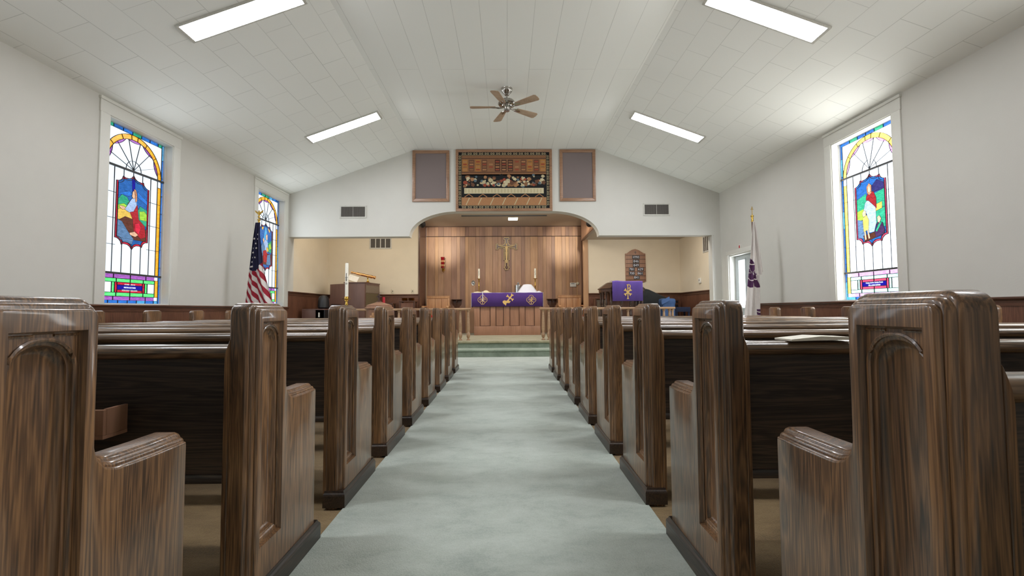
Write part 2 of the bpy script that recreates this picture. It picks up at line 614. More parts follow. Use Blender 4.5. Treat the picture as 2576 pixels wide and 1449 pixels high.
# niche of vertical walnut boards
b = MB()
x = -2.39
cols = []
b.box(-2.39, 2.24, YN + .012, YN + .12, ZP, 3.5, 5)
widths = [.05, .21, .095, .17, .22, .16, .10, .15, .10, .21, .11, .17, .22, .16, .10, .13, .17, .10, .19, .11, .16, .22, .15, .10, .16, .10, .20, .12, .10, .1, .1]
i = 0
while x < 2.235:
    w = min(widths[i % len(widths)], 2.24 - x)
    k = [3, 0, 3, 1, 0, 2, 0, 4, 3, 1, 0, 2, 1, 0, 1, 2, 4, 1, 0, 2, 1, 3, 0, 1, 0, 4, 3, 1, 3, 0, 1][i % 31]
    b.box(x + .0025, x + w - .0025, YN, YN + .014, ZP, 3.175, k)
    b.box(x + .0025, x + w - .0025, YN, YN + .014, 3.195, 3.49, [0, 2, 0, 4, 2][i % 5])
    x += w
    i += 1
b.box(-2.39, 2.24, YN - .012, YN + .01, 3.468, 3.495, 6)
struct(b, 'wall_chancel', W4 + [M['groove'], M['walnutdk']])
b = MB(); b.box(-2.43, -2.39, YA - .02, YN, ZP, 3.49); struct(b, 'wall_niche_left', M['walnutdk'])
b = MB(); b.box(2.10, 2.235, YA - .015, YA + .05, ZP, 2.93, 0); b.box(2.2, 2.24, YA, YN, ZP, 3.49, 1)
struct(b, 'wall_niche_right', [W4[3], M['walnutdk']])


# ceilings: built flat, then set to their slope, so the tile rows follow the surface
def ceil_piece(name, w, ln, loc, roty, mat='ceil'):
    me = bpy.data.meshes.new(name)
    me.from_pydata([(0, 0, 0), (ln, 0, 0), (ln, w, 0), (0, w, 0), (0, 0, .05), (ln, 0, .05), (ln, w, .05), (0, w, .05)], [],
                   [(0, 3, 2, 1), (4, 5, 6, 7), (0, 1, 5, 4), (2, 3, 7, 6), (1, 2, 6, 5), (0, 4, 7, 3)])
    me.materials.append(M[mat])
    o = bpy.data.objects.new(name, me)
    COL.objects.link(o)
    # local x -> world Y, local y -> across, local z -> up
    ax = Vector((cos(roty), 0, sin(roty)))
    lx = Vector((0, 1, 0))
    lz = lx.cross(ax)
    if lz.z < 0:
        lz = -lz
    o.matrix_world = Matrix(((lx.x, ax.x, lz.x, loc[0]), (lx.y, ax.y, lz.y, loc[1]), (lx.z, ax.z, lz.z, loc[2]), (0, 0, 0, 1)))
    o['kind'] = 'structure'
    return o


ln = YG - YB + .1
ceil_piece('ceiling', FX1 - FX0, ln, (FX0, YB, ZC), 0, 'ceilflat')
aL = math.atan2(ZC - ZE, FX0 - XL)
ceil_piece('ceiling_left', (FX0 - XL) / cos(aL) + .3, ln, (XL - .3 * cos(aL), YB, ZE - .3 * sin(aL)), aL)
aR = math.atan2(ZC - ZE, XR - FX1)
ceil_piece('ceiling_right', (XR - FX1) / cos(aR) + .3, ln, (FX1, YB, ZC), -aR)


# wainscot
def wainscot(name, side, y0, y1, x, z0, top, holes=()):
    b = MB()
    s = 1 if side == 'l' else -1
    b.box(min(x, x + s * .012), max(x, x + s * .012), y0, y1, z0, top - .09, 0)
    b.box(min(x, x + s * .02), max(x, x + s * .02), y0, y1, top - .09, top - .03, 1)
    prof = [(x, top - .035), (x + s * .03, top - .035), (x + s * .045, top - .02), (x + s * .045, top - .006), (x + s * .038, top), (x, top)]
    b.prism(prof, y0, y1, 'y', 1)
    struct(b, name, [M['wains'], M['wainscap']])


wainscot('trim_wainscot_left', 'l', YB, YG, XL, 0, CAP)
wainscot('trim_wainscot_right', 'r', YB, DY0 - .1, XR, 0, CAP)
wainscot('trim_alcove_left', 'l', YG + .001, YA, XL, ZP, 1.45)
wainscot('trim_alcove_right', 'r', YG + .25, YA, XR - .07, ZP, 1.45)
for nm, x0, x1 in (('trim_alcove_back_left', XL, -2.43), ('trim_alcove_back_right', 2.24, XR - .07)):
    b = MB()
    b.box(x0, x1, YA - .012, YA, ZP, 1.36, 0)
    b.box(x0, x1, YA - .02, YA, 1.36, 1.42, 1)
    b.prism([(YA, 1.415), (YA - .03, 1.415), (YA - .045, 1.43), (YA - .045, 1.444), (YA - .038, 1.45), (YA, 1.45)], x0, x1, 'x', 1)
    struct(b, nm, [M['wains'], M['wainscapx']])


# ------------------------------------------------------------------ stained glass windows
def arc(cx, cy, r, a0, a1, n):
    return [(cx + r * cos(a0 + (a1 - a0) * i / n), cy + r * sin(a0 + (a1 - a0) * i / n)) for i in range(n + 1)]


MED_H = [(0, 1), (.10, .962), (.26, .94), (.5, .936), (.62, .95), (.67, .91), (.78, .885), (.90, .872), (1, .872)]
MED = MED_H + [(1, .128)] + [(x, 1 - y) for x, y in MED_H[::-1]]
MED = MED + [(-x, y) for x, y in MED[::-1][1:-1]]


def kneeling():
    return [
        ('sky', [(-1, .56), (1, .56), (1, .9), (.6, .95), (0, 1), (-.6, .95), (-1, .9)]),
        ('deepblue', [(-.12, .98), (.1, .98), (.12, .78), (-.06, .76)]),
        ('blue', [(-1, .72), (-.3, .80), (.0, .76), (-.3, .72)]), ('blue', [(.3, .82), (1, .72), (1, .66), (.3, .74)]),
        ('teal', [(-1, .64), (-.75, .72), (-.4, .70), (-.2, .62), (-.3, .52), (-1, .50)]),
        ('teal', [(.25, .5), (.5, .62), (1, .58), (1, .34), (.3, .34)]),
        ('lime', [(-1, .56), (-.6, .60), (-.25, .56), (-.3, .48), (-1, .46)]), ('lime', [(.45, .54), (.8, .56), (1, .52), (1, .42), (.5, .42)]),
        ('sand', [(-1, .50), (-.6, .54), (-.1, .50), (0, .38), (-1, .36)]),
        ('brown', [(-1, .34), (-.5, .42), (.1, .40), (1, .28), (1, .10), (-1, .10)]),
        ('rock', [(-1, .36), (-.7, .34), (-.3, .22), (.1, .12), (0, .04), (-.6, .06), (-1, .12)]),
        ('robe', [(-.35, .62), (-.1, .66), (.3, .62), (.42, .42), (.85, .34), (.95, .18), (.6, .14), (.1, .22), (.0, .40), (-.25, .52)]),
        ('red', [(.15, .34), (.45, .37), (.6, .30), (.45, .2), (.2, .24)]),
        ('sleeve', [(-.45, .56), (-.1, .70), (.2, .72), (.25, .62), (.05, .52), (-.25, .49), (-.6, .52)]),
        ('skin', [(-.9, .555), (-.6, .56), (-.45, .53), (-.7, .51), (-.88, .53)]),
        ('skin', [(-.1, .73), (-.06, .80), (.05, .83), (.15, .80), (.12, .72), (.0, .70)]),
        ('hair', [(.0, .84), (.16, .84), (.24, .78), (.26, .68), (.14, .66), (.10, .76)]),
        ('skin', [(-.2, .2), (.15, .23), (.4, .19), (.2, .155), (-.15, .17)]),
    ]


def standing():
    return [
        ('sky', [(-1, .6), (1, .6), (1, .9), (.6, .95), (0, 1), (-.6, .95), (-1, .9)]),
        ('navyg', [(.1, .84), (.5, .92), (1, .84), (1, .76), (.1, .74)]),
        ('teal', [(-1, .7), (-.3, .76), (-.2, .5), (-1, .5)]), ('teal', [(.2, .72), (1, .76), (1, .5), (.3, .5)]),
        ('lime', [(-1, .52), (-.5, .54), (-.3, .4), (-1, .36)]), ('sand', [(.35, .56), (.8, .58), (.8, .48), (.35, .46)]),
        ('teal', [(.3, .46), (1, .50), (1, .22), (.4, .2)]), ('rock', [(-1, .40), (-.5, .36), (-.4, .1), (-1, .1)]),
        ('brown', [(-.6, .14), (.6, .18), (.7, .04), (-.5, .04)]),
        ('sleeve', [(-.38, .62), (.0, .70), (.35, .62), (.38, .3), (.2, .17), (-.2, .17), (-.28, .45), (-.5, .52)]),
        ('robe', [(-.28, .7), (-.1, .77), (.25, .76), (.42, .66), (.42, .5), (.25, .55), (-.1, .64), (-.3, .66)]),
        ('hair', [(-.2, .76), (-.22, .85), (-.05, .90), (.12, .86), (.12, .75), (-.04, .72)]),
        ('skin', [(-.14, .78), (-.12, .85), (.0, .865), (.06, .80), (-.02, .75)]),
        ('amber', [(-.6, .40), (-.3, .44), (-.15, .36), (-.2, .22), (-.55, .2)]), ('skin', [(-.62, .47), (-.5, .52), (-.34, .5), (-.34, .43), (-.55, .42)]),
        ('skin', [(-.52, .2), (-.4, .2), (-.36, .08), (-.48, .07)]), ('skin', [(-.3, .22), (-.2, .22), (-.1, .09), (-.22, .08)]),
        ('plum', [(.25, .16), (.45, .30), (.8, .28), (.92, .16), (.85, .07), (.3, .08)]), ('teal', [(.3, .18), (.6, .30), (.75, .28), (.4, .16)]),
        ('skin', [(.45, .37), (.6, .39), (.72, .34), (.6, .28), (.48, .30)]),
    ]


def group_scene():
    return [
        ('sky', [(-1, .5), (1, .5), (1, .9), (.6, .95), (0, 1), (-.6, .95), (-1, .9)]),
        ('amber', [(-.7, .93), (-.3, .95), (-.5, .86)]), ('amber', [(.3, .95), (.75, .9), (.6, .84)]),
        ('cyan', [(-.1, .95), (.1, .95), (.5, .5), (-.5, .5)]),
        ('teal', [(.4, .6), (1, .68), (1, .4), (.5, .4)]), ('lime', [(.5, .56), (.8, .62), (1, .5), (.6, .46)]),
        ('brown', [(-1, .36), (1, .36), (1, .08), (-1, .08)]), ('rock', [(.1, .32), (.8, .36), (.9, .12), (.2, .1)]),
        ('sleeve', [(-.3, .6), (0, .68), (.4, .6), (.3, .36), (-.2, .36)]), ('skin', [(0, .74), (.1, .8), (.3, .78), (.3, .68), (.1, .66)]),
        ('rock', [(-.7, .5), (-.4, .62), (-.1, .5), (-.2, .3), (-.7, .3)]), ('skin', [(-.5, .66), (-.35, .7), (-.2, .64), (-.35, .58)]),
        ('robe', [(-.4, .4), (0, .44), (.3, .36), (.2, .16), (-.3, .16)]), ('sand', [(.1, .5), (.4, .5), (.5, .42), (.2, .4)]),
        ('plum', [(-.9, .3), (-.5, .36), (-.4, .14), (-.9, .14)]),
    ]


def clip_u(pts, lim):
    return [(max(-lim, min(lim, x)), y) for x, y in pts]


def make_window(n, side, yc, scene, lines, pal):
    s = 1 if side == 'l' else -1
    xw = XL if side == 'l' else XR
    root = thing('window_%d' % n, None, None, (xw, yc, WZ0), kind='structure')
    GD = -.125                                         # depth of the glass behind the wall face

    def P(p, a):
        return (xw + s * a, yc + s * p[0], p[1])
    mats = [GL[pal + q] for q in GLN]
    # wooden lining and casing
    b = MB()
    W, Z0, Z1 = WH, WZ0, WZ1
    cw = .135
    for x0, x1, za, zb in ((-W - cw, -W + .0, Z0, Z1 + .0), (W, W + cw, Z0, Z1 + .0), (-W - cw - .006, W + cw + .006, Z1, ZE - .015)):
        b.prismf([(x0, za), (x1, za), (x1, zb), (x0, zb)], P, -.001, .02)
    b.prismf([(-W - cw - .015, ZE - .05), (W + cw + .015, ZE - .05), (W + cw + .015, ZE - .012), (-W - cw - .015, ZE - .012)], P, 0, .032)
    b.build('casing', M['trim'], root, bevel=.003)
    b = MB()
    t = .016
    for q in ([(-W, Z0), (-W + t, Z0), (-W + t, Z1), (-W, Z1)], [(W - t, Z0), (W, Z0), (W, Z1), (W - t, Z1)],
              [(-W, Z1 - t), (W, Z1 - t), (W, Z1), (-W, Z1)], [(-W, Z0), (W, Z0), (W, Z0 + t), (-W, Z0 + t)]):
        b.prismf(q, P, -.2, .008)
    for q in ([(-W + t, Z0 + t), (-W + t + .012, Z0 + t), (-W + t + .012, Z1 - t), (-W + t, Z1 - t)],
              [(W - t - .012, Z0 + t), (W - t, Z0 + t), (W - t, Z1 - t), (W - t - .012, Z1 - t)]):
        b.prismf(q, P, GD + .005, GD + .035)
    b.build('frame', M['trim'], root)
    # glass
    g = MB()
    w = W - t

    def pane(c, pts, d=0.0):
        g.prismf(pts, P, GD + d, GD + d + .003, GI[c])

    def rect(c, x0, x1, z0, z1, d=0.0):
        pane(c, [(x0, z0), (x1, z0), (x1, z1), (x0, z1)], d)
    lead = MB()

    def lp(pts, wd=.007, closed=False):
        lead.ribbonf(pts, wd * (.75 if pal == 'l' else .42), P, GD + .002, GD + .012, 0, closed)  # right-hand leads drawn thinner to imitate glare eating into them
    za, zb = Z0 + t, Z1 - t
    rect('clear', -w, w, za, zb, -.004)
    bw = .042
    random.seed(n)
    # blue border of short lengths
    k = 0
    zz = za
    bl = ['blue', 'cyan', 'sky', 'blue']
    while zz < zb - .001:
        z2 = min(zz + .26, zb)
        for sx in (-1, 1):
            rect(random.choice(bl), *sorted((sx * w, sx * (w - bw))), zz, z2)
            lp([(sx * w, z2), (sx * (w - bw), z2)], .006)
        zz = z2
    xx = -w + bw
    while xx < w - bw - .001:
        x2 = min(xx + .15, w - bw)
        rect(random.choice(bl + ['teal']), xx, x2, zb - bw, zb)
        rect(random.choice(bl), xx, x2, za, za + bw)
        lp([(x2, zb), (x2, zb - bw)], .006)
        lp([(x2, za), (x2, za + bw)], .006)
        xx = x2
    wi = w - bw                                         # inner edge of the blue border
    zt = zb - bw
    lp([(-wi, za + bw), (wi, za + bw), (wi, zt), (-wi, zt)], .008, True)
    zc = zt - wi                                        # springing of the amber arch
    aw = .064
    ri = wi - aw
    N_ = 28
    o, i_ = arc(0, zc, wi, PI, 0, N_), arc(0, zc, ri, PI, 0, N_)
    for q in range(N_):
        pane('amber', [o[q], o[q + 1], i_[q + 1], i_[q]], .001)
    lp(o); lp(i_)
    for q in (2, 6, 10, 13, 15, 18, 22, 26):
        lp([o[q], i_[q]])
    for q in range(5):                                  # purple scallops
        a0, a1 = PI - .10 - q * .60, PI - .62 - q * .60
        if q == 2:
            a0, a1 = PI / 2 + .27, PI / 2 - .27
        am = (a0 + a1) / 2
        A = arc(0, zc, ri, a0, a1, 6)
        hA, hB = A[0], A[-1]
        mid = (cos(am) * (ri - .055), zc + sin(am) * (ri - .055))
        B = []
        for t_ in [v / 6 for v in range(7)]:
            B.append(((1 - t_) ** 2 * hB[0] + 2 * t_ * (1 - t_) * mid[0] + t_ * t_ * hA[0], (1 - t_) ** 2 * hB[1] + 2 * t_ * (1 - t_) * mid[1] + t_ * t_ * hA[1]))
        pane('purple', A + B[1:-1], .001)
        lp(B, .005)
    zr1 = 2.885                                         # upper saddle bar
    for a in (20, 48, 76, 104, 132, 160):
        a = math.radians(a)
        lp([(cos(a) * .0, zr1 + .02), (cos(a) * (ri - .02), zr1 + .02 + (sin(a) * (ri - .02)) * (zt - aw - zr1) / ri)], .005)
    lp(arc(0, zr1 + .02, .125, PI, 0, 14), .005)
    # amber strips at the sides
    zr2 = 1.505
    for sx in (-1, 1):
        x0, x1 = sorted((sx * wi, sx * ri))
        rect('amber', x0, x1, zr2, zr1 - .10, .001)
        lp([(sx * ri, zr2), (sx * ri, zr1)], .007)
        lp([(sx * wi, zr1 - .10), (sx * ri, zr1 - .10)])
        rect('clear', x0, x1, zr1 - .098, zr1 - .03, .001)
        rect('amber', x0, x1, za + bw + .05, zr2 - .06, .001)
        lp([(sx * ri, za + bw + .05), (sx * ri, zr2 - .06)], .007)
        lp([(sx * wi, za + bw + .05), (sx * (ri - .02), za + bw + .05)], .006)
        lp([(sx * wi, zr2 - .06), (sx * (ri - .02), zr2 - .06)], .006)
    # grid of clear quarries round the medallion
    for z in (2.54, 2.21, 1.87):
        for sx in (-1, 1):
            lp([(sx * wi, z), (sx * .26, z)], .006)
    for x in (-.30, -.155, 0, .155, .30):
        lp([(x, zr2), (x, 1.93 if abs(x) < .29 else zr1)], .005)
        lp([(x, 2.72), (x, zr1)], .005)
    g.build('stained_glass', mats, root)
    lead.build('leading', M['lead'], root)
    for z in (zr1, zr2):
        c = MB()
        c.prismf([(-w, z - .013), (w, z - .013), (w, z + .013), (-w, z + .013)], P, GD + .004, GD + .03)
        c.build('saddle_bar', M['bar'], root, bevel=.004)
    # medallion
    mh, mw, mz = .5, .268, 2.335
    mp = lambda p: (p[0] * mw, mz - mh + p[1] * 2 * mh)
    md = MB()
    outer = [mp(p) for p in MED]
    inner = [((p[0] * .9) * mw, mz + (mp(p)[1] - mz) * .945) for p in MED]
    md.prismf(outer, P, GD + .003, GD + .006, GI['red'])
    md.prismf(inner, P, GD + .006, GD + .0085, GI['sky'])
    for kf, (c, pts) in enumerate(scene):
        q = [(p[0] * .9 * mw, mz + (mz - mh + p[1] * 2 * mh - mz) * .93) for p in pts]
        # keep inside the notched outline
        q = [(x, max(min(z, mz + mh * .945 - (.11 if abs(x) > mw * .62 else .045) + .03), mz - mh * .945 + (.11 if abs(x) > mw * .62 else .03))) for x, z in q]
        md.prismf(q, P, GD + .0085 + kf * .0003, GD + .0098 + kf * .0003, GI[c])
    mo = md.build('medallion', mats, root)
    ml = MB()
    for ring in (outer, inner):
        ml.ribbonf(ring, .007, P, GD + .004, GD + .014, 0, True)
    for kf, (c, pts) in enumerate(scene):
        q = [(p[0] * .9 * mw, mz + (mz - mh + p[1] * 2 * mh - mz) * .93) for p in pts]
        q = [(x, max(min(z, mz + mh * .945 - (.11 if abs(x) > mw * .62 else .045) + .03), mz - mh * .945 + (.11 if abs(x) > mw * .62 else .03))) for x, z in q]
        ml.ribbonf(q, .004, P, GD + .0085, GD + .0103 + kf * .0003, 0, True)
    ml.build('medallion_leading', M['lead'], mo)
    # lower panel with the memorial plaque
    lo = MB()

    def r2(c, x0, x1, z0, z1, d=0.0):
        lo.prismf([(x0, z0), (x1, z0), (x1, z1), (x0, z1)], P, GD + .001, GD + .004 + d, GI[c])
    zb0 = za + bw
    h = zr2 - .013
    r2('purple', -ri, ri, h - .052, h); r2('purple', -ri, ri, zb0, zb0 + .05)
    r2('green', -ri + .0, ri, h - .10, h - .052); r2('green', -ri, ri, zb0 + .05, zb0 + .10)
    pz0, pz1 = zb0 + .10, h - .10
    for sx in (-1, 1):
        r2('green', *sorted((sx * .245, sx * .29)), pz0, pz1)
    r2('red', -.245, .245, pz0, pz1)
    r2('deepblue', -.207, .207, pz0 + .035, pz1 - .035, .001)
    lo2 = lo
    pl = lo2.build('memorial_panel', mats, root)
    ll = MB()

    def l2(pts, wd=.007, closed=False):
        ll.ribbonf(pts, wd, P, GD + .003, GD + .013, 0, closed)
    for z in (h - .052, h - .10, zb0 + .05, zb0 + .10):
        l2([(-ri, z), (ri, z)])
    for x in (-.29, -.245, .245, .29):
        l2([(x, pz0), (x, pz1)])
    l2([(-.207, pz0 + .035), (.207, pz0 + .035), (.207, pz1 - .035), (-.207, pz1 - .035)], .007, True)
    for x in (-.22, 0, .22):
        l2([(x, h - .10), (x, h - .052)]); l2([(x, zb0 + .05), (x, zb0 + .10)])
        l2([(x if abs(x) < .1 else x * 1.2, h - .052), (x if abs(x) < .1 else x * 1.2, h)]); l2([(x if abs(x) < .1 else x * 1.2, zb0), (x if abs(x) < .1 else x * 1.2, zb0 + .05)])
    for x in (-.207, 0, .207):
        l2([(x, pz1 - .035), (x, pz1)]); l2([(x, pz0), (x, pz0 + .035)])
    ll.build('panel_leading', M['lead'], pl)
    zc_ = (pz0 + pz1) / 2
    for k, (tx, sz, wd) in enumerate(lines):
        z = zc_ + (len(lines) - 1) * .018 - k * .036
        text_mesh('lettering', tx, sz, GL['lclear'], pl, lambda u, v, d, z=z: P((u, z + v), GD + .006 + d), .0012, wd)
    return root


T1 = [('IN LOVING MEMORY OF', .026, .17), ('PRESTON & LUCY BAKER', .026, .19), ('MELVIN DEAN & REGELA BAKER', .026, .25)]
T2 = [('IN LOVING MEMORY OF', .026, .17), ('CHURCH FOUNDERS', .026, .19)]
T3 = [('Praising God for Christian Parents', .032, .29), ('PHIL & ADDIE HOFFMAN', .032, .20)]
make_window(1, 'l', 6.18, kneeling(), T1, 'l')
make_window(2, 'l', 9.58, group_scene(), T2, 'l')
make_window(3, 'r', 6.18, standing(), T3, 'r')
# the windows further back in the nave
for n, side, yc in ((4, 'l', 2.78), (5, 'r', 2.78)):
    c = copy_tree(bpy.data.objects['window_1' if side == 'l' else 'window_3'])
    c.name = 'window_%d' % n
    c.location.y = yc

# ------------------------------------------------------------------ side door
dr = thing('door_1', None, None, (XR, (DY0 + DY1) / 2, 0), kind='structure')
b = MB()
for y0, y1, z0, z1 in ((DY0 - .1, DY0, 0, DZ), (DY1, DY1 + .1, 0, DZ), (DY0 - .1, DY1 + .1, DZ, DZ + .09)):
    b.box(XR - .022, XR + .001, y0, y1, z0, z1)
b.build('door_casing', M['trim'], dr, bevel=.004)
b = MB()
b.box(XR, XR + .2, DY0, DY0 + .03, 0, DZ); b.box(XR, XR + .2, DY1 - .03, DY1, 0, DZ); b.box(XR, XR + .2, DY0 + .03, DY1 - .03, DZ - .03, DZ)
b.build('door_frame', M['trim'], dr)
b = MB()
x0, x1 = XR + .12, XR + .165
ly0, ly1, lz0, lz1 = 9.53, 9.80, 1.02, 2.03
b.box(x0, x1, DY0 + .035, ly0, .02, DZ - .035); b.box(x0, x1, ly1, DY1 - .035, .02, DZ - .035)
b.box(x0, x1, ly0, ly1, .02, lz0); b.box(x0, x1, ly0, ly1, lz1, DZ - .035)
slab = b.build('door_slab', M['doorp'], dr)
b = MB()
for y0, y1, z0, z1 in ((ly0 - .03, ly0, lz0 - .03, lz1 + .03), (ly1, ly1 + .03, lz0 - .03, lz1 + .03), (ly0, ly1, lz0 - .03, lz0), (ly0, ly1, lz1, lz1 + .03)):
    b.box(x0 - .012, x0, y0, y1, z0, z1)
for y0, y1 in ((ly0 - .02, ly1 + .02), (9.1, 9.4)):
    for z0, z1 in ((.2, .85),):
        b.box(x0 - .008, x0, y0, y1, z0, z0 + .03); b.box(x0 - .008, x0, y0, y1, z1 - .03, z1)
        b.box(x0 - .008, x0, y0, y0 + .03, z0, z1); b.box(x0 - .008, x0, y1 - .03, y1, z0, z1)
b.build('glazing_bead', M['doorp'], slab)
b = MB(); b.box(x0 + .015, x0 + .02, ly0, ly1, lz0, lz1); b.build('door_glass', M['daypane'], dr)
b = MB(); b.lathe([(.028, 0), (.03, -.01), (.012, -.02), (.012, -.05), (.03, -.055), (.032, -.075), (.02, -.09), (.001, -.092)], (x0, 9.1, 1.0), 14, axis='x')
b.build('door_knob', M['brass'], dr, smooth=True)
b = MB(); b.box(XR - .02, XR, 9.43, 9.52, 2.24, 2.33, 0); b.box(XR - .024, XR - .02, 9.45, 9.50, 2.255, 2.315, 1)
solo(b, 'alarm_plate', [M['trim'], M['redpl']], 'small white plate with a red face on the wall above the side door', 'wall plate', (XR, 9.475, 2.24), bevel=.002)


# ------------------------------------------------------------------ pews
def inset(pts, d):
    """move a counter-clockwise outline inwards by d"""
    n = len(pts)
    out = []
    for i in range(n):
        p, a, c = Vector(pts[i]), Vector(pts[i - 1]), Vector(pts[(i + 1) % n])
        e1, e2 = (p - a).normalized(), (c - p).normalized()
        n1, n2 = Vector((-e1.y, e1.x)), Vector((-e2.y, e2.x))
        bis = n1 + n2
        k = 2 * d / max(bis.length_squared, .25)
        out.append(tuple(p + bis * k))
    return out


def end_profile():
    """side outline of a pew end: y from the back edge, z up (counter-clockwise)"""
    p = [(.0, .0), (.515, .0), (.515, .655)]
    p += arc(.487, .66, .028, 0, PI / 2, 5)[1:]
    p += [(.40, .688), (.32, .690)]
    p += [(.282, .692)] + [(.262, .699), (.250, .712), (.2455, .73)]
    p += [(.245, .80), (.245, .96)]
    p += arc(.205, .99, .04, 0, PI / 2, 7)
    p += arc(.04, .99, .04, PI / 2, PI, 7)
    p += [(0, .6), (0, .3)]
    return p


def end_mesh(side, recess):
    """left pews (side=1) face +X; x=0 is the face towards the aisle"""
    pr = end_profile()
    TH = .088
    # (distance behind the face, inset)
    rings = [(TH, .006), (TH - .006, 0), (.036, 0), (.031, .002), (.027, .007), (.026, .0105), (.021, .0115), (.015, .014), (.0115, .019), (.0115, .0225), (.004, .0235), (.001, .026), (0, .029)]
    b = MB()
    b.loft([[(-side * d, y, z) for y, z in inset(pr, ins)] for d, ins in rings])
    # fuller inner edge where the back of the pew joins, rounded over at the top
    q = [(TH - .004, .02), (TH + .014, .02), (TH + .014, .845), (TH + .011, .868), (TH + .003, .892), (TH - .004, .91)]
    b2 = MB()
    b2.prism([(-side * a, z) for a, z in q], -.001, .07, 'y')
    return b, b2


def eval_boolean(ob, cutters):
    for c in cutters:
        md = ob.modifiers.new('cut', 'BOOLEAN')
        md.object = c
        md.operation = 'DIFFERENCE'
        md.solver = 'EXACT'
    dg = bpy.context.evaluated_depsgraph_get()
    me = bpy.data.meshes.new_from_object(ob.evaluated_get(dg))
    ob.modifiers.clear()
    ob.data = me
    for c in cutters:
        bpy.data.objects.remove(c)
    me.polygons.foreach_set('use_smooth', [True] * len(me.polygons))
    me.set_sharp_from_angle(angle=math.radians(35))


def lancet(y0, y1, z0, zs, za, n=8):
    """outline with a pointed arch: springing zs, apex za"""
    c = (y0 + y1) / 2
    h = (y1 - y0) / 2
    pts = [(y0, z0), (y1, z0)]
    for i in range(n + 1):
        t = i / n
        a = t * PI / 2
        pts.append((c + h * cos(a) ** .9, zs + (za - zs) * (sin(a) ** 1.0)))
    for i in range(1, n + 1):
        a = (1 - i / n) * PI / 2
        pts.append((c - h * cos(a) ** .9, zs + (za - zs) * sin(a)))
    return pts


RY0, RY1, RZ0, RZ1 = .052, .192, .21, .962


